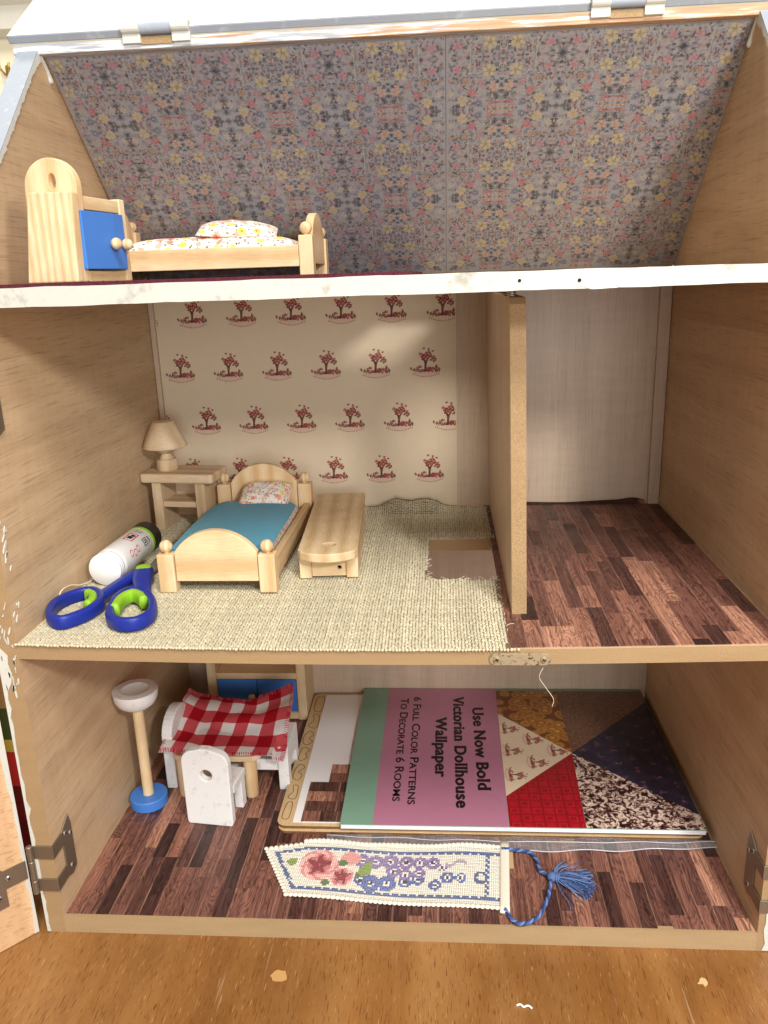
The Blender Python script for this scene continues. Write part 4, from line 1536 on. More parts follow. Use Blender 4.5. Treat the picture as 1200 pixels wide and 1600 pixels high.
# ================================================================== attic wardrobe
wd = thing('toy_wardrobe', (0.069, 0.056, Z2 + 0.0031), 'pale toy wardrobe with arched end board and blue doors in the attic', 'wardrobe', math.radians(-9))
z0 = 0.0
b = MB()
b.prism([(-.0206, 0), (.0204, 0), (.0238, .0605), (-.0112, .0615)], 'XZ', -0.0360, -0.0275)
b.build('side_panel', M['pine_z'], wd, world=False, bevel=0.0010)
arch = [(-.0212, 0), (.0200, 0), (.0226, .058)]
for k in range(0, 17):
    a = PI * k / 16
    arch.append((.0022 + .0208 * math.cos(a), .0650 + .0195 * math.sin(a)))
arch.append((-.0190, .058))
MB().prism(arch, 'XZ', -0.0272, -0.0200, holes=[circle(.0040, .0688, .0030, 16, .0052)]).build('arched_board', M['birch_z'], wd, world=False, bevel=0.0008)
MB().box(-.0200, .0300, 0, .0215, .0380, .0605).build('side_panel', M['pine_z'], wd, world=False, bevel=0.0008)
MB().box(-.0200, -.0198, 0, -.0150, .0298, .0590).build('back_board', M['pine_z'], wd, world=False)
MB().box(-.0148, -.0198, .0500, .0208, .0298, .0592).build('top_rail', M['birch_y'], wd, world=False, bevel=0.0006)
MB().box(-.0148, -.0198, 0, .0202, .0298, .0078).build('plinth', M['birch_y'], wd, world=False, bevel=0.0006)


def wdoor(y0, y1, ang, hinge_far):
    w_ = y1 - y0
    d = MB()
    # local: hinge at origin, door towards -y
    m = Matrix.Translation((0.0222, y1, 0)) @ Matrix.Rotation(ang, 4, 'Z') if hinge_far else Matrix.Translation((0.0222, y0, 0)) @ Matrix.Rotation(ang, 4, 'Z')
    ya, yb = (-w_, 0) if hinge_far else (0, w_)
    d.box(-0.0030, ya, .0088, 0.0012, yb, .0490, mat=m)
    o = d.build('door', M['blue'], wd, world=False, bevel=0.0005)
    ky = ya + .0058 if hinge_far else yb - .0058
    k = MB()
    if hinge_far: ky = -w_ + .0105
    kc = m @ Vector((.0050, ky, .0270))
    k.ball(tuple(kc), 0.0044, 16, 9)
    k.lathe([(.0018, 0), (.0018, .003)], seg=10, mat=m @ Matrix.Translation((.0010, ky, .0270)) @ Matrix.Rotation(PI / 2, 4, 'Y'))
    k.build('knob', M['knob'], o, True, world=False)


wdoor(-.0266, .0138, math.radians(-2), False)
wdoor(.0144, .0300, math.radians(3), True)

# ================================================================== glue stick
gl_c = Vector((0.0245, 0.1235, zb(.02, .15) + 0.0161))
gdir = (Vector((0.0290, 0.2230, 0)) - Vector((0.0245, 0.1235, 0))).normalized()
gl = thing('glue_stick', gl_c, 'white glue stick with black cap and lime band lying by the wall', 'glue stick')
gl.rotation_euler = gdir.to_track_quat('Z', 'Y').to_euler()
R0 = 0.0160
MB().lathe([(R0 * .94, 0), (R0 * .985, .0006), (R0 * .985, .0030), (R0 * .95, .0036), (R0 * .985, .0042), (R0 * .985, .0066), (R0 * .95, .0072), (R0 * .985, .0078), (R0 * .985, .0102), (R0 * .955, .0108), (R0, .0118), (R0, .0165), (R0, .0810), (R0 * .98, .0815)], seg=44).build('tube', M['white_plastic'], gl, True, world=False, auto=40)
MB().lathe([(R0 * 1.012, .0790), (R0 * 1.02, .0795), (R0 * 1.02, .0838), (R0 * 1.0, .0842)], seg=44).build('band', M['lime_plastic'], gl, True, world=False, auto=40)
MB().lathe([(R0 * 1.0, .0840), (R0 * 1.03, .0845), (R0 * 1.03, .1000), (R0 * .98, .1022), (0.0001, .1025)], seg=44).build('cap', M['black_plastic'], gl, True, world=False, auto=40)


def decal(b, a0, a1, za, zb_, col, r=R0 + .00012, n=6):
    vs = []
    for k in range(n + 1):
        a = math.radians(a0 + (a1 - a0) * k / n)
        vs += [(r * math.cos(a), r * math.sin(a), za), (r * math.cos(a), r * math.sin(a), zb_)]
    b.add(vs, [(2 * k, 2 * k + 2, 2 * k + 3, 2 * k + 1) for k in range(n)], 0, col)


GL_UP = None
# printed marks on the tube: find the angle that faces up / towards the room
gm = gl.rotation_euler.to_matrix()


def ang_of(v):
    q = gm.inverted() @ Vector(v)
    return math.degrees(math.atan2(q.y, q.x))


aU, aR = ang_of((0, 0, 1)), ang_of((1, 0, 0))
sgn = 1 if ((aR - aU + 180) % 360 - 180) > 0 else -1


def A(d): return aU + sgn * (d + 20)      # d = degrees from straight up towards the room's right


RI, BI, GI = S(208, 50, 52), S(34, 30, 32), S(120, 124, 126)
b = MB()
# red framed sign with a dark mark on top
for a0, a1, za, zb_ in ((-20, 14, .0440, .0452), (-20, 14, .0618, .0630), (-20, -16, .0440, .0630), (10, 14, .0440, .0630)):
    decal(b, A(a0), A(a1), za, zb_, RI)
decal(b, A(-12), A(5), .0480, .0545, BI)
decal(b, A(-7), A(8), .0552, .0592, BI)
for k in range(7):
    decal(b, A(-16 + k * 4.2), A(-16 + k * 4.2 + 2.8), .0668 + .0012 * (k % 2), .0692 + .0006 * (k % 3), GI)
for k in range(6):
    decal(b, A(-12 + k * 4.6), A(-12 + k * 4.6 + 3.0), .0712, .0728 + .0006 * (k % 2), RI if k % 3 == 0 else GI)
# red loops lower on the side
for cz, ca in ((.0300, 46), (.0375, 52), (.0450, 46)):
    for k in range(12):
        t0, t1 = 2 * PI * k / 12, 2 * PI * (k + 1) / 12
        za, zc_ = cz + .0030 * math.cos(t0), cz + .0030 * math.cos(t1)
        d0 = ca + 11 * math.sin(t0)
        decal(b, A(d0), A(d0 + 3.2), min(za, zc_) - .0003, max(za, zc_) + .0003, RI, n=2)
# small grey grid and code near the cap
for a0, a1, za, zb_ in ((30, 58, .0590, .0600), (30, 58, .0668, .0678), (30, 33, .059, .0678), (55, 58, .059, .0678), (37, 40, .0606, .0660), (44, 50, .0612, .0640), (40, 50, .0646, .0658)):
    decal(b, A(a0), A(a1), za, zb_, BI, n=3)
for k in range(5):
    decal(b, A(32 + k * 5), A(35 + k * 5), .0700, .0725 + .0008 * (k % 2), BI, n=2)
b.build('printed_marks', M['print'], gl, world=False)

# ================================================================== scissors
SZ = zb(.04, .06)
sc = thing('scissors', (0.05, 0.09, SZ), 'navy and lime handled scissors lying open on the jute carpet', 'scissors')


def loop(pts, name, r, z):
    q = smooth_path([(x + .004, y, z) for x, y in pts], 6, True)
    b = MB().tube(q, r, 18, True, flat=1.75, sq=.58)
    return b


z = SZ + 0.0066
b = loop([(0.0047, 0.0436), (0.0002, 0.0617), (0.0043, 0.0787), (0.0148, 0.0905), (0.0268, 0.0879), (0.0381, 0.0702), (0.038, 0.0503), (0.0314, 0.0359), (0.0218, 0.027), (0.0111, 0.0329)], 'l', 0.0035, z)
arm = smooth_path([(0.0345, 0.0720, z), (0.0390, 0.0890, z + .001), (0.0440, 0.1080, z + .002), (0.0515, 0.1330, z + .002)], 6)
b.tube(arm, 0.0072, 18, flat=.72, taper=lambda t: 1.0 - .25 * math.sin(PI * t), sq=.65)
h1 = b.build('handle', M['navy_plastic'], sc, True)
b = loop([(0.0567, 0.0435), (0.0514, 0.0731), (0.0577, 0.0919), (0.0735, 0.0835), (0.0871, 0.0626), (0.0928, 0.0405), (0.0874, 0.0256), (0.0749, 0.023), (0.0637, 0.0309)], 'r', 0.0035, z)
arm = smooth_path([(0.0740, 0.0800, z), (0.0690, 0.0980, z + .001), (0.0625, 0.1150, z + .002), (0.0575, 0.1350, z + .002)], 6)
b.tube(arm, 0.0072, 18, flat=.8, taper=lambda t: 1.0 + .28 * t, sq=.65)
b.ball((0.0575, 0.1350, z + .002), 0.0092, 18, 9, sz=.65)
h2 = b.build('handle', M['navy_plastic'], sc, True)
# lime soft grips inside the loops
q = smooth_path([(0.0245, 0.0835, z + .0010), (0.0318, 0.0770, z + .0010), (0.0360, 0.0660, z + .0010), (0.0358, 0.0560, z + .0010)], 6)
MB().tube(q, 0.0038, 14, flat=1.62, sq=.65).build('grip', M['lime_plastic'], h1, True)
q = smooth_path([(0.0632, 0.0480, z + .0012), (0.0606, 0.0690, z + .0012), (0.0655, 0.0812, z + .0012), (0.0742, 0.0768, z + .0012), (0.0822, 0.0655, z + .0012)], 6)
MB().tube(q, 0.0038, 14, flat=1.62, sq=.65).build('grip', M['lime_plastic'], h2, True)
MB().lathe([(.0068, 0), (.0072, .0008), (.0066, .0016), (0.0001, .0021)], 0.0575, 0.1350, z + .0075, 22).build('pivot_cap', M['lime_plastic'], sc, True, auto=40)
for pts in ([(0.0505, 0.1400), (0.0620, 0.1400), (0.0665, 0.2400), (0.0640, 0.2560), (0.0600, 0.2420)],
            [(0.0500, 0.1420), (0.0590, 0.1430), (0.0560, 0.2380), (0.0520, 0.2520), (0.0490, 0.2400)]):
    MB().prism(pts, 'XY', SZ + (0.0048 if pts[0][0] > .0502 else 0.0030), SZ + (0.0064 if pts[0][0] > .0502 else 0.0046)).build('blade', M['steel'], sc, bevel=0.0004)

# ================================================================== ground floor: uplighter lamp
FZ = 0.0008
ul = thing('toy_floor_lamp', (0.0222, 0.1600, FZ), 'toy floor lamp with white bowl and round blue foot by the left wall', 'toy lamp')
MB().lathe([(.0188, 0), (.0196, .0008), (.0196, .0106), (.0186, .0116), (.00001, .0116)], seg=44).build('foot', M['blue'], ul, True, world=False, auto=35)
MB().lathe([(.0056, .0114), (.0056, .1190)], seg=20).build('pole', M['birch_z'], ul, True, world=False, auto=40)
MB().lathe([(.0060, .1150), (.0130, .1168), (.0188, .1212), (.0222, .1278), (.0230, .1352), (.0226, .1362), (.0142, .1364), (.0128, .1350), (.0080, .1322), (.00001, .1312)], seg=44).build('bowl', M['toy_white'], ul, True, world=False, auto=40)

# ================================================================== toy table and gingham cloth
tt = thing('toy_table', (0.098, 0.2150, FZ), 'small pale wooden toy table under the red gingham cloth', 'toy table')
MB().prism(rounded(-.050, -.049, .047, .047, .012), 'XY', .0470, .0530).build('table_top', M['maple_x'], tt, world=False, bevel=0.0009)
for x, y in ((-.040, -.0385), (.0330, -.0385), (-.040, .0400), (.0330, .0400)):
    MB().lathe([(.0066, 0), (.0074, .0012), (.0074, .0468)], x, y, 0, 20).build('leg', M['birch_z'], tt, True, world=False, auto=40)

ctl = [[(0.0330, 0.1700, .0535), (0.0950, 0.1640, .0560), (0.1680, 0.1680, .0490)],
       [(0.0390, 0.2200, .0690), (0.1000, 0.2200, .0580), (0.1690, 0.2180, .0650)],
       [(0.0395, 0.2700, .0800), (0.1000, 0.2680, .0665), (0.1630, 0.2710, .0830)]]


def cloth_pt(u, v):
    def bez(p, t): return [p[0][k] * (1 - t) ** 2 + 2 * p[1][k] * t * (1 - t) + p[2][k] * t * t for k in range(3)]
    # interpolating quadratic: convert mid points to bezier control
    rows = []
    for r in ctl:
        mid = [2 * r[1][k] - .5 * (r[0][k] + r[2][k]) for k in range(3)]
        rows.append(bez([r[0], mid, r[2]], u))
    mid = [2 * rows[1][k] - .5 * (rows[0][k] + rows[2][k]) for k in range(3)]
    p = bez([rows[0], mid, rows[2]], v)
    p[2] += .0022 * math.sin(v * 9.5 + u * 2.2 + .6) * (1 - .4 * v) + .0016 * math.sin(u * 11 + v * 4) + .0011 * math.sin(v * 19 - u * 6) * (.4 + .6 * v) + .0008 * math.sin(u * 24 + v * 9)
    p[0] += .0012 * math.sin(v * 8 + 1)
    p[1] += .0010 * math.sin(u * 9)
    if p[0] < .158 and p[1] < .266: p[2] = max(p[2], .0550 + .0012 * (1 + math.sin(u * 11 + v * 9)))
    return tuple(p)


GW, GR, GD = S(232, 226, 222), S(206, 84, 92), S(168, 20, 34)
NCX, NCY = 9, 5.4


def gcol(u, v):
    a = int(u * NCX) % 2 == 1
    c = int(v * NCY + .15) % 2 == 1
    return GD if (a and c) else (GR if (a or c) else GW)


b = MB().sheet(108, 66, cloth_pt, colfn=gcol, thick=0.0006)
gc = b.build('gingham_cloth', M['gingham'], None, True, auto=60)
tag(gc, 'red and white gingham cloth draped over the toy table', 'cloth')
b = MB()
r2 = random.Random(6)
for side in range(4):
    n = 62 if side % 2 == 0 else 44
    for k in range(n):
        t0 = (k + .5) / n
        u, v, d = ((t0, .0, (0, -1)), (1, t0, (1, 0)), (t0, 1, (0, 1)), (0, t0, (-1, 0)))[side]
        p = Vector(cloth_pt(u, v))
        q = Vector(cloth_pt(min(max(u - d[0] * .028 + .012 * d[1], 0), 1), min(max(v - d[1] * .040 + .015 * d[0], 0), 1)))
        z_ = Vector((0, 0, .0004))
        b.tube([p + Vector((d[0] * .0005, d[1] * .0005, -.0003)), p + z_, q + z_], .00042, 4, col=r2.choice([GD, GR, S(220, 130, 136), GR]))
b.build('hem_stitch', M['gingham'], gc)

# ================================================================== white toy bench and chair
wb = thing('toy_bench', (0.102, 0.215, FZ), 'white toy bench with rounded ends standing behind the gingham cloth', 'toy bench')
for x0, low in ((-.0685, False), (.0575, True)):
    prof = [(-.030, 0), (-.018, 0), (-.016, .020), (-.010, .0265), (.010, .0265), (.016, .020), (.018, 0), (.030, 0), (.030, .062)]
    for k in range(1, 15):
        a = PI * k / 15
        prof.append((.030 * math.cos(a), .062 + .0225 * math.sin(a)))
    prof.append((-.030, .062))
    if low: prof = prof[:7] + [(.018, 0), (.030, 0), (.030, .047), (.026, .0505), (-.026, .0505), (-.030, .047)]
    MB().prism(prof, 'YZ', x0, x0 + .0115).build('end_panel', M['toy_white'], wb, world=False, bevel=0.0012)
MB().box(-.0568, -.0270, .0225, .0573, .0210, .0360).build('seat', M['toy_white'], wb, world=False, bevel=0.0010)

wc = thing('toy_chair', (0.0990, 0.1245, FZ), 'chipped white toy chair with a round hole in its back', 'toy chair', math.radians(-6.5))
hwc = .0248
back = [(-hwc + .0012, 0), (hwc - .0012, 0), (hwc, .004), (hwc + .0004, .072)]
for k in range(0, 7):
    a = math.radians(10 + 12 * k)
    back.append((hwc - .0135 + .0138 * math.cos(a), .0725 + .0135 * math.sin(a)))
back += [(.004, .0885), (-.004, .0885)]
for k in range(6, -1, -1):
    a = math.radians(10 + 12 * k)
    back.append((-hwc + .0135 - .0138 * math.cos(a), .0725 + .0135 * math.sin(a)))
back += [(-hwc - .0004, .072), (-hwc, .004)]
MB().prism(back, 'XZ', 0.0, 0.0088, holes=[circle(.0005, .0585, .0064, 20)]).build('backrest', M['toy_white'], wc, world=False, bevel=0.0011)
MB().box(-.0232, .0090, .0335, .0252, .0430, .0425).build('seat', M['toy_white'], wc, world=False, bevel=0.0012)
for sx in (-1, 1):
    xa, xb = sorted((sx * .0245, sx * .0150))
    MB().box(xa, .0310, 0, xb, .0420, .0333).build('leg', M['toy_white'], wc, world=False, bevel=0.0010)
MB().prism([(-.0148, .0245), (.0148, .0245), (.0148, .0333), (-.0148, .0333)], 'XZ', .0320, .0410).build('apron', M['birch_x'], wc, world=False)

# ================================================================== cabinet behind the table
cb = thing('toy_cabinet', (0.105, 0.358, FZ), 'pale wooden toy cabinet with two blue doors against the back wall', 'cabinet')
for xa, xb in ((-.0620, -.0505), (.0512, .0627)):
    MB().box(xa, -.0285, 0, xb, .0285, .138).build('side_panel', M['birch_z'], cb, world=False, bevel=0.0007)
MB().box(-.0503, -.0280, .0570, .0510, .0282, .0650).build('shelf', M['birch_x'], cb, world=False, bevel=0.0006)
MB().box(-.0503, -.0280, .0010, .0510, .0282, .0110).build('plinth', M['birch_x'], cb, world=False, bevel=0.0006)
MB().box(-.0503, -.0280, .1280, .0510, .0282, .1375).build('top_board', M['birch_x'], cb, world=False, bevel=0.0006)
MB().box(-.0503, .0200, .0112, .0510, .0240, .1278).build('back_board', M['maple_x'], cb, world=False)
for xa, xb, kx in ((-.0496, .0000, -.0060), (.0008, .0504, .0070)):
    d = MB().box(xa, -.0275, .0116, xb, -.0235, .0562).build('door', M['blue'], cb, world=False, bevel=0.0005)
    k = MB()
    k.ball((kx, -.0325, .0340), .0046, 16, 9)
    k.lathe([(.0018, 0), (.0018, .004)], seg=10, mat=Matrix.Translation((kx, -.0272, .0340)) @ Matrix.Rotation(PI / 2, 4, 'X'))
    k.build('knob', M['knob'], d, True, world=False)

# ================================================================== boards, sheet, book
def board(name, z0, z1, x0, x1, y0, y1, label):
    t = thing(name, ((x0 + x1) / 2, (y0 + y1) / 2, z0), label, 'craft board')
    MB().prism(rounded(x0, y0, x1, y1, .010), 'XY', z0, z1, mi=0, mi_side=1).build('plywood_sheet', [M['plywood'], M['burnt']], t, bevel=0.0003)
    return t


board('craft_board', FZ + .0003, FZ + .0034, 0.1705, 0.5930, 0.1130, 0.3830, 'lower of two stacked laser cut plywood craft boards')
cbd = board('craft_board', FZ + .0037, FZ + .0070, 0.1690, 0.5940, 0.1165, 0.3850, 'upper of two stacked laser cut plywood craft boards, outlines engraved')
zt = FZ + .0071
b = MB()
outl = [[(.173, .129), (.179, .127), (.1805, .135), (.1800, .152), (.1760, .155), (.1735, .148)],
        [(.173, .163), (.181, .160), (.1815, .178), (.1790, .184), (.1755, .182), (.1770, .172)],
        [(.1725, .197), (.1790, .193), (.1815, .203), (.1770, .208), (.1825, .217), (.1760, .222), (.1720, .210)],
        [(.1720, .236), (.1760, .230), (.1815, .236), (.1790, .244), (.1825, .252), (.1740, .256)],
        [(.1720, .268), (.1775, .262), (.1830, .270), (.1780, .276), (.1825, .284), (.1765, .292), (.1715, .282)],
        [(.1725, .304), (.1835, .300), (.1830, .326), (.1760, .330), (.1775, .316)],
        [(.1740, .342), (.1840, .340), (.1835, .372), (.1750, .374)]]
for o_ in outl:
    q = smooth_path([(x, y, zt) for x, y in o_], 5, True)
    b.tube(q, .00042, 5, True, flat=.4)
tag(b.build('engraved_outline', M['engrave'], cbd), kind='stuff')

ws = thing('paper_sheet', (0.25, 0.25, zt), 'white paper sheet with leftover parquet print under the wallpaper book', 'paper')
MB().box(0.1855, 0.1215, zt + .0001, 0.50, 0.3790, zt + .0005).build('sheet', M['paper_white'], ws)
r2 = random.Random(3)
for row in range(6):
    y0 = 0.1225 + row * .0166
    xs_ = 0.1935 if row < 4 else 0.2135
    x = xs_
    while x < 0.240:
        x2 = min(x + r2.choice([.018, .026, .034]), 0.2405)
        if 0.2405 - x2 < .006: x2 = 0.2405
        MB().box(x + .00008, y0 + .00008, zt + .00055, x2 - .00008, y0 + .0166 - .00008, zt + .0008 + r2.uniform(0, .0001)).build('plank', M['plank'], ws)
        x = x2

BKX0, BKX1, BKY0, BKY1 = 0.2352, 0.5925, 0.1115, 0.3865
bz = zt + .0009
bk = thing('wallpaper_book', (0.41, 0.25, bz), 'large flat mauve and green book of dollhouse wallpaper patterns', 'book')
for k in range(4):
    dx = (0, -.0006, .0003, -.0002)[k]
    MB().box(BKX0 + .0006 + abs(dx), BKY0 + .0008 - dx, bz + k * .00125, BKX1 - .0004 + dx, BKY1, bz + k * .00125 + .00112).build('page_block', M['paper_white'], bk)
cz = bz + .0051
MB().box(BKX0, BKY0, cz, BKX1, BKY1, cz + .0007).build('cover', M['green_cover'], bk)
cov = bpy.data.objects['cover']
ct = cz + .0007


def panel(name, pts, mat, dz=.00006):
    return MB().prism(pts, 'XY', ct, ct + dz).build(name, mat, cov)


panel('mauve_panel', [(0.2680, BKY0 + .0001), (0.4028, BKY0 + .0001), (0.4075, BKY1 - .0001), (0.2680, BKY1 - .0001)], M['mauve'])


def pat(name, fn, rough=0.28):
    m = NT(name, rough, 0.35)
    m.color(fn(m))
    return m.m


def f_gold(m):
    v = m.n('ShaderNodeTexVoronoi')
    v.inputs['Scale'].default_value = 72
    m.l(m.coord((1, 1, 1)), v.inputs['Vector'])
    n = m.noise(m.coord((1, 1, 1)), 420, 3)
    c = m.ramp(v.outputs['Distance'], [(0.15, S(206, 152, 68)), (0.35, S(150, 90, 34)), (0.5, S(196, 140, 62)), (0.7, S(120, 66, 26))])
    return m.mix(.5, c, m.ramp(n, [(0.35, (0.45, 0.4, 0.35, 1)), (0.65, (1.1, 1.1, 1, 1))]), 'MULTIPLY')


def f_brown(m):
    n = m.noise(m.coord((1, 1, 1)), 330, 4, .7)
    return m.ramp(n, [(0.35, S(88, 60, 46)), (0.5, S(112, 80, 62)), (0.66, S(138, 104, 84))])


def f_hound(m):
    n = m.noise(m.coord((1, 1, 1)), 165, 4, .72, 1.0)
    n2 = m.noise(m.coord((1, 1, 1)), 300, 2)
    c = m.ramp(n, [(0.44, S(40, 22, 24)), (0.50, S(110, 62, 58)), (0.55, S(222, 204, 184))])
    return m.mix(.25, c, m.ramp(n2, [(0.4, S(150, 60, 60)), (0.6, WHT)]), 'MULTIPLY')


def f_red(m):
    c = m.n('ShaderNodeTexChecker')
    mpv = m.coord((1, 1, 1), rot=(0, 0, PI / 4))
    c.inputs['Scale'].default_value = 66
    m.l(mpv, c.inputs['Vector'])
    v = m.n('ShaderNodeTexVoronoi', distance='MANHATTAN')
    v.inputs['Scale'].default_value = 62
    v.inputs['Randomness'].default_value = 0.0
    m.l(mpv, v.inputs['Vector'])
    r_ = m.ramp(v.outputs['Distance'], [(0.30, S(150, 16, 30)), (0.42, S(184, 34, 44)), (0.52, S(140, 12, 26)), (0.8, S(172, 22, 36))])
    return m.mix(.15, r_, c.outputs[0], 'MULTIPLY')


def f_navy(m):
    n = m.noise(m.coord((1, 1, 1)), 90, 3)
    return m.ramp(n, [(0.35, S(34, 32, 48)), (0.65, S(52, 46, 66))])


CE = (0.4835, 0.2403)
RX0, RX1, RYB, RYT = 0.4033, BKX1 - .0001, BKY0 + .0001, 0.3812
gx_ = 0.4068
panel('gold_pattern', [CE, (0.4840, RYT), (0.4074, RYT), (0.4062, 0.3250)], pat('gold_paper', f_gold))
cr = panel('toile_pattern', [CE, (0.4060, 0.3248), (0.4040, 0.1604)], M['toile_paper'])
panel('red_pattern', [CE, (0.4039, 0.1602), (0.4034, RYB), (0.4779, RYB)], pat('red_paper', f_red))
panel('speckled_pattern', [CE, (0.4781, RYB), (RX1, RYB), (RX1, 0.1341)], pat('speckled_paper', f_hound))
nv = panel('navy_pattern', [CE, (RX1, 0.1343), (RX1, 0.3551)], pat('navy_paper', f_navy))
panel('brown_pattern', [CE, (RX1, 0.3553), (RX1, RYT), (0.4842, RYT)], pat('brown_paper', f_brown))
# toile trees and navy sprigs printed on the cover patterns


def in_tri(p, tri):
    s = [(tri[(i + 1) % 3][0] - tri[i][0]) * (p[1] - tri[i][1]) - (tri[(i + 1) % 3][1] - tri[i][1]) * (p[0] - tri[i][0]) for i in range(3)]
    return all(q > 0 for q in s) or all(q < 0 for q in s)


b = MB()
tri = [(0.482, 0.2403), (0.4064, 0.3235), (0.4044, 0.1625)]
for (mx, my) in ((.4175, .291), (.4175, .245), (.4175, .198), (.4435, .268), (.4435, .222), (.469, .2455), (.408, .166)):
    for poly, col, lay in motif:
        pts = [(mx + p[1] * .72, my - p[0] * .72) for p in poly]
        if all(in_tri(p, tri) for p in pts):
            b.add([(p[0], p[1], ct + .00010 + lay * .00002) for p in pts], [tuple(range(len(pts)))], 0, col)
b.build('toile_print', M['print'], cr)
b = MB()
tri = [CE, (RX1, 0.1343), (RX1, 0.3551)]
rn = random.Random(12)
for i in range(6):
    for j in range(9):
        x, y = .497 + i * .0175, .145 + j * .0255 + (i % 2) * .0127
        for k in range(9):
            ww = .0042 if (i % 2 == 0) else .0022
            hh = .0020 if (i % 2 == 0) else .0055
            pts = blob(x + rn.uniform(-ww, ww), y + rn.uniform(-hh, hh), .0013, .0010, 6, .3, rn.uniform(0, 3), rn)
            c = rn.choice([S(112, 60, 78), S(96, 92, 92), S(78, 84, 92), S(128, 74, 88)])
            if all(in_tri(p, tri) for p in pts):
                b.add([(p[0], p[1], ct + .00010 + .000004 * k) for p in pts], [tuple(range(len(pts)))], 0, c)
b.build('navy_print', M['print'], nv)


# ---- lettering on the cover (turned a quarter turn clockwise)
def text_mesh(s, size, bold, sx=1.0, small_caps=0.0, space=1.0):
    """built-in font, returned as list of (x,y) polygons; small_caps scales all but the first letter of each word"""
    cu = bpy.data.curves.new('lettering', 'FONT')
    cu.body = s
    cu.size = size
    cu.offset = bold
    cu.space_character = space
    cu.fill_mode = 'FRONT'
    if small_caps:
        cu.small_caps_scale = small_caps
        for i, chh in enumerate(s):
            if i < len(cu.body_format) and chh.islower():
                cu.body_format[i].use_small_caps = True
    o = bpy.data.objects.new('lettering', cu)
    COL.objects.link(o)
    bpy.context.view_layer.update()
    me = bpy.data.meshes.new_from_object(o.evaluated_get(bpy.context.evaluated_depsgraph_get()))
    vs = [(v.co.x * sx, v.co.y) for v in me.vertices]
    fs = [tuple(p.vertices) for p in me.polygons]
    bpy.data.objects.remove(o)
    bpy.data.meshes.remove(me)
    return vs, fs


def lay_text(name, s, xbase, ystart, yend, cap, bold, small_caps=0.0, serif=False, thick=0.0):
    vs, fs = text_mesh(s, cap / 0.72, bold, 1.0, small_caps, 1.08 if serif else 1.02)
    x0, x1 = min(v[0] for v in vs), max(v[0] for v in vs)
    k = (ystart - yend) / (x1 - x0)
    b = MB()
    for sh_, (ex, ey) in enumerate(((0, 0), (thick, 0), (-thick, 0), (0, thick * .6), (0, -thick * .6))):
        b.add([(xbase + v[1] + ey, ystart - (v[0] + ex - x0) * k, ct + .00012 + sh_ * .000004) for v in vs], fs)
        if not thick: break
    if serif:   # slab feet on the straight stems
        y_lo = min(v[1] for v in vs)
        stems = []
        th = cap * .11
        levels = sorted(set(round(v[1], 5) for v in vs))
        for lv in (0.0, cap * .985):
            xs_ = sorted(v[0] for v in vs if abs(v[1] - lv) < cap * .035)
            i = 0
            while i < len(xs_) - 1:
                wgt = xs_[i + 1] - xs_[i]
                if cap * .10 < wgt < cap * .34:
                    stems.append((xs_[i], xs_[i + 1], lv))
                    i += 2
                else: i += 1
        for a, c, lv in stems:
            e = cap * .085
            za, zb_ = (lv - bold, lv + th) if lv < cap * .3 else (lv - th, lv + bold)
            q = [(a - e, za), (c + e, za), (c + e, zb_), (a - e, zb_)]
            b.add([(xbase + p[1], ystart - (p[0] - x0) * k, ct + .00013) for p in q], [(0, 1, 2, 3)])
    return b.build(name, M['black_ink'], cov)


lay_text('title_lettering', 'Use Now Bold', 0.3755, 0.3371, 0.1707, 0.0135, 0.00015, serif=True, thick=0.00080)
lay_text('title_lettering', 'Victorian Dollhouse', 0.3520, 0.3640, 0.1404, 0.0135, 0.00015, serif=True, thick=0.00080)
lay_text('title_lettering', 'Wallpaper', 0.3300, 0.3137, 0.1925, 0.0135, 0.00015, serif=True, thick=0.00080)
lay_text('subtitle_lettering', '6 Full Color Patterns', 0.3015, 0.3634, 0.1444, 0.0100, 0.0001, small_caps=0.78, thick=0.00022)
lay_text('subtitle_lettering', 'To Decorate 6 Rooms', 0.2855, 0.3600, 0.1493, 0.0100, 0.0001, small_caps=0.78, thick=0.00022)

# clear plastic sleeve under the boards
b = MB()


def film(u, v):
    x = 0.2220 + .3790 * u
    yf = 0.1020 - .0090 * math.sin(PI * min(1, u * 1.02)) + .0010 * math.sin(u * 40)
    y = yf + v * (0.1125 - yf)
    return (x, y, FZ + .0016 + .0012 * math.sin(PI * v) + .0006 * math.sin(u * 31 + v * 4))


b.sheet(70, 6, film, thick=.0009)
fm = b.build('plastic_sleeve', M['film'], None, True, auto=50)
tag(fm, 'clear plastic sleeve sticking out under the stacked boards', 'plastic sleeve')
b = MB()
b.tube([film(k / 60, 0.0) for k in range(61)], .0005, 6)
b.tube([tuple(Vector(film(k / 60, 0.55)) + Vector((0, 0, .0005))) for k in range(61)], .0004, 6)
b.build('welded_edge', NT('milky_plastic_weld', 0.2, 0.6).color(S(196, 190, 196)).m, fm, True)

# little paper tag half under the bookmark
o = MB().prism([(.3935, .0943), (.4050, .0946), (.4041, .0697), (.3930, .0695)], 'XY', FZ + .0002, FZ + .0010).build('card_scrap', NT('tan_card', 0.7).color(S(190, 158, 112)).m)
tag(o, 'small tan card scrap by the end of the embroidered bookmark', 'card scrap')

# loose thread hanging in front of the lower room
b = MB().tube(smooth_path([(0.4167, -0.0022, 0.2465), (0.4140, -0.0024, 0.2386), (0.4190, -0.0022, 0.2299), (0.4252, -0.0022, 0.2199), (0.4243, -0.0022, 0.2132)], 8), .00020, 5)
o = b.build('hanging_thread', M['thread'], None, True)
tag(o, 'thin pale thread hanging from the middle floor edge', 'thread')

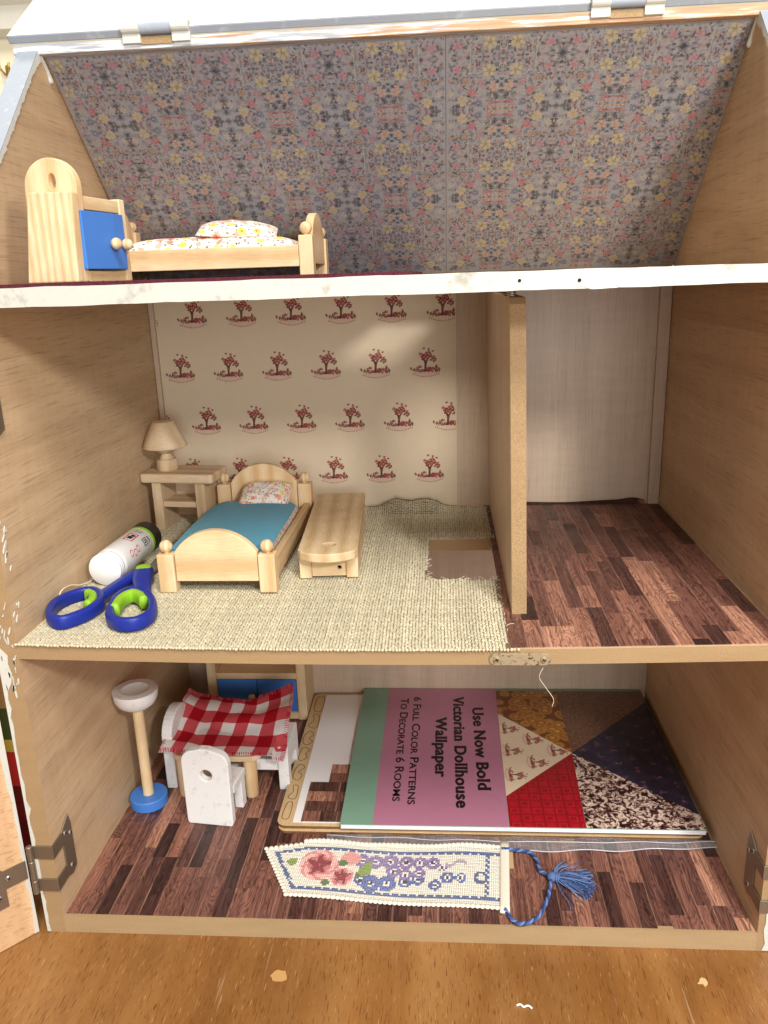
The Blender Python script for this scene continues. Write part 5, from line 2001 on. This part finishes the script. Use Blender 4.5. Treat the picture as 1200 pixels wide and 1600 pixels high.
# ================================================================== cross-stitched bookmark
bm = thing('bookmark', (0.29, 0.06, FZ), 'cross stitched floral bookmark with blue tassel on the parquet floor', 'bookmark')
TL, BL, TR, BR, TIP = (0.203, 0.0965), (0.1956, 0.0290), (0.395, 0.0940), (0.3895, 0.0185), (0.1650, 0.0880)


def bmp(u, v):
    """u along (0 at shoulder,1 right end; <0 towards the tip), v from lower to upper edge"""
    up = [TL[k] + (TR[k] - TL[k]) * u for k in range(2)]
    lo = [BL[k] + (BR[k] - BL[k]) * u for k in range(2)]
    x, y = lo[0] + (up[0] - lo[0]) * v, lo[1] + (up[1] - lo[1]) * v
    z = FZ + .0014 + .0010 * (math.sin(u * 9 + 1) * .5 + .5) * (.4 + v) + .0012 * max(0, v - .9) * 10 * (math.sin(u * 17) * .5 + .5)
    y += .0012 * math.sin(u * 8 + .5)
    return x, y, z


def tip_ok(x, y):
    # left boundary: from BL to TIP to TL
    s1 = (TIP[0] - BL[0]) * (y - BL[1]) - (TIP[1] - BL[1]) * (x - BL[0])
    s2 = (TL[0] - TIP[0]) * (y - TIP[1]) - (TL[1] - TIP[1]) * (x - TIP[0])
    return s1 < 0 and s2 < 0


def px_of(u, v):
    """design coordinates of the sketch (0..830 x 0..280)"""
    cx = 150 + u * 670
    top, bot = 58 + 18 * u, 226 + 44 * u
    return cx - 45 * (1 - v) * (1 - u) * .9, top + (bot - top) * (1 - v)


CR, CB = S(228, 224, 208), S(70, 90, 140)
PK, PK2, DR = S(224, 156, 150), S(202, 112, 116), S(138, 20, 42)
GN, GN2 = S(132, 152, 70), S(88, 112, 56)
PU, PU2 = S(146, 122, 170), S(114, 92, 146)
BU, BU2 = S(92, 106, 170), S(66, 82, 150)


def design(x, y, u, v, edge):
    if edge in (3, 4): return CB
    if edge < 3: return CR
    for cx, cy, rx, ry, core in ((205, 135, 66, 52, 27), (285, 172, 42, 30, 20)):
        dx, dy = (x - cx) / rx, (y - cy) / ry
        if dx * dx + dy * dy < 1:
            d = math.hypot((x - cx), (y - cy) * 1.25)
            a = math.atan2(y - cy, x - cx)
            jg = .16 * math.sin(a * 13 + x * .3)
            if d < core * (.72 + .85 * abs(math.cos(2.5 * a + .5)) ** 3 + jg): return DR if d > 5 else S(196, 70, 70)
            if d < core * (1.25 + .4 * abs(math.cos(2.5 * a + .5)) + jg): return PK2
            return S(214, 138, 136) if (math.sin(a * 5 + d * .22) > .35) else (S(236, 186, 176) if d > .62 * rx else PK)
    for cx, cy, r, c in ((112, 122, 18, GN), (362, 152, 24, GN), (232, 192, 15, GN2), (285, 128, 16, GN2), (375, 132, 14, GN), (345, 165, 13, GN2)):
        if math.hypot(x - cx, (y - cy) * 1.4) < r: return c
    if math.hypot((x - 312) / 34, (y - 112) / 22) < 1: return PK
    for cx, cy, r, c, c2 in ((352, 118, 26, PU, PU2), (396, 120, 26, PU, PU2), (446, 118, 28, PU, PU2), (500, 122, 26, PU, PU2), (545, 124, 24, PU, PU2), (590, 126, 24, PU, PU2), (460, 150, 24, PU, PU2), (500, 162, 22, PU, PU2), (545, 158, 20, PU, PU2), (622, 142, 15, PU, PU2),
                             (386, 192, 32, BU, BU2), (440, 190, 30, BU, BU2), (500, 186, 20, BU, BU2), (542, 178, 22, BU, BU2), (600, 198, 20, BU, BU2), (640, 176, 22, BU, BU2), (684, 178, 18, BU, BU2), (350, 182, 20, BU2, BU)):
        d = math.hypot(x - cx, (y - cy) * 1.15)
        if d < r:
            if d < 6: return S(40, 36, 50)
            if d < 11: return S(232, 228, 224)
            return c2 if (int(x * .17 + y * .23) % 3 == 0) else c
    if abs(math.hypot(x - 750, (y - 178)) - 17) < 5: return CB
    if 630 < x < 700 and abs(y - (128 + 8 * math.sin(x * .09))) < 5: return S(176, 160, 176)
    return CR


b = MB()
bb_ = MB()
NV = 34
NU = 98
for i in range(-20, NU):
    for j in range(NV):
        u, v = (i + .5) / NU, (j + .5) / NV
        x, y, z = bmp(u, v)
        if not tip_ok(x, y): continue
        # distance in cells to the outline
        s1 = ((TIP[0] - BL[0]) * (y - BL[1]) - (TIP[1] - BL[1]) * (x - BL[0])) / math.hypot(TIP[0] - BL[0], TIP[1] - BL[1])
        s2 = ((TL[0] - TIP[0]) * (y - TIP[1]) - (TL[1] - TIP[1]) * (x - TIP[0])) / math.hypot(TL[0] - TIP[0], TL[1] - TIP[1])
        e = min(j, NV - 1 - j, int(-s1 / .0020), int(-s2 / .0020) + (0 if i < 0 else 99))
        dx, dy = px_of(u, v)
        c = design(dx, dy, u, v, e)
        if e == 4 and (i + j) % 4 > 2: c = CR
        if NU - 1 - i in (6, 7) and 3 < j < NV - 4 and (i + j) % 3: c = CB
        p = [Vector(bmp((i + a) / NU, (j + d) / NV)) for a, d in ((.04, .04), (.96, .04), (.96, .96), (.04, .96))]
        m_ = (p[0] + p[1] + p[2] + p[3]) / 4
        c = tuple(c[q_] * (1 + .10 * math.sin(i * 12.9 + j * 78.2)) * .92 + .08 * CR[q_] for q_ in range(3)) + (1,)
        hgt = Vector((0, 0, .0005 + rnd.uniform(-.0001, .0001)))
        t_ = [m_ + (q - m_) * .42 + hgt for q in p]
        b.add([tuple(q) for q in p + t_], [(4, 5, 6, 7), (0, 1, 5, 4), (1, 2, 6, 5), (2, 3, 7, 6), (3, 0, 4, 7)], 0, c)
tag(b.build('cross_stitch', M['stitch'], bm), kind='stuff')
# linen backing
pts = [bmp(0, 0)] + [bmp(k / 12, 0) for k in range(1, 13)] + [bmp(1 - k / 12, 1) for k in range(0, 13)] + [(TIP[0], TIP[1], FZ + .0014)]
MB().prism([(p[0], p[1]) for p in pts], 'XY', FZ + .0004, FZ + .0013).build('linen_backing', M['thread'], bm)
# scalloped crochet edge and hemmed end
b = MB()
def bead(p, r, sq=.6): b.ball((p[0], p[1], p[2] + .0004), r, 10, 6, 0, None, sq)
for k in range(46):
    u = k / 45
    q = bmp(u, 1.018)
    bead(q, .0026)
    q = bmp(u, -.015)
    bead(q, .0026)
for k in range(15):
    t = k / 15
    bead((BL[0] + (TIP[0] - BL[0]) * t, BL[1] + (TIP[1] - BL[1]) * t, FZ + .0016), .0022)
for k in range(8):
    t = k / 8
    bead((TIP[0] + (TL[0] - TIP[0]) * t, TIP[1] + (TL[1] - TIP[1]) * t, FZ + .0018), .0023)
tag(b.build('scalloped_edge', M['thread'], bm, True), kind='stuff')
b = MB()
b.tube([tuple(Vector(bmp(1.012, v / 10)) + Vector((0, 0, .0012))) for v in range(-1, 12)], .0044, 12, flat=.36, sq=.7)
b.build('hemmed_end', M['thread'], bm, True)
# twisted cord
CD = attr_mat('blue_cotton_cord', 0.7, 0.25, 3000, 0.3)
def cord(path, name, r=.00095):
    P = smooth_path(path, 14)
    b = MB()
    for ph, c in ((0, S(70, 92, 140)), (2.09, S(108, 132, 180)), (4.19, S(52, 70, 116))):
        q = []
        for i, p in enumerate(P):
            a_ = Vector(P[max(i - 1, 0)]); c_ = Vector(P[min(i + 1, len(P) - 1)])
            t = (c_ - a_).normalized()
            s = t.cross(Vector((0, 0, 1))).normalized()
            w_ = s.cross(t)
            th = ph + i * .62
            q.append(Vector(p) + (s * math.cos(th) + w_ * math.sin(th)) * r)
        b.tube(q, r * 1.05, 6, col=c)
    return b.build(name, CD, bm, True)


zc_ = FZ + .003
cord([(.3945, .0920, zc_ + .001), (.4080, .0915, zc_), (.4205, .0890, zc_), (.4265, .0770, zc_), (.4275, .0640, zc_), (.4360, .0560, zc_ + .002)], 'cord')
cord([(.4375, .0540, zc_ + .002), (.4335, .0420, zc_), (.4299, .0290, zc_), (.4200, .0090, zc_), (.4090, .0010, zc_), (.3990, .0015, zc_), (.3915, .0150, zc_ + .001)], 'cord')
b = MB()
rt = random.Random(14)
TC = [S(74, 96, 142), S(96, 122, 168), S(52, 70, 112), S(116, 140, 184)]
for k in range(130):
    a = rt.gauss(-.20, .34)
    ln = rt.uniform(.026, .037)
    p0 = Vector((.4400, .0540, FZ + .0050)) + Vector((0, rt.uniform(-.0032, .0032), rt.uniform(-.002, .0025)))
    d = Vector((math.cos(a), math.sin(a), 0))
    sd = Vector((-d.y, d.x, 0))
    q = [p0, p0 + d * ln * .4 + sd * rt.uniform(-.0012, .0012) + Vector((0, 0, rt.uniform(-.001, .002))),
         p0 + d * ln * .8 + sd * rt.uniform(-.002, .002) + Vector((0, 0, -.0015)), p0 + d * ln + sd * rt.uniform(-.003, .003) + Vector((0, 0, -.0035 + rt.uniform(0, .002)))]
    for i_ in range(len(q)): q[i_].z = max(q[i_].z, FZ + .0008)
    b.tube(smooth_path([tuple(p) for p in q], 3), .00034, 4, col=rt.choice(TC))
for k in range(14):   # stray strands curling back up
    a = rt.uniform(.9, 1.5)
    p0 = Vector((.4400, .0560, FZ + .004))
    d = Vector((math.cos(a), math.sin(a), 0))
    q = [p0, p0 + d * .009 + Vector((0, 0, .002)), p0 + d * rt.uniform(.014, .020) + Vector((.004 + rt.uniform(0, .004), 0, .001))]
    b.tube(smooth_path([tuple(p) for p in q], 4), .00042, 4, col=rt.choice(TC))
ts = b.build('tassel', CD, bm, True)
b = MB()
b.ball((.4375, .0545, FZ + .0050), .0048, 14, 8, 0, S(84, 106, 152), .95)
for k in range(4):
    m4 = Matrix.Translation((.4415 + k * .0009, .0537, FZ + .0050)) @ Matrix.Rotation(-.2, 4, 'Z') @ Matrix.Rotation(PI / 2, 4, 'Y')
    b.lathe([(.0042, -.0004), (.0047, 0), (.0042, .0004)], seg=14, col=S(70, 92, 140) if k % 2 else S(112, 136, 184), mat=m4)
b.build('knot', CD, ts, True)
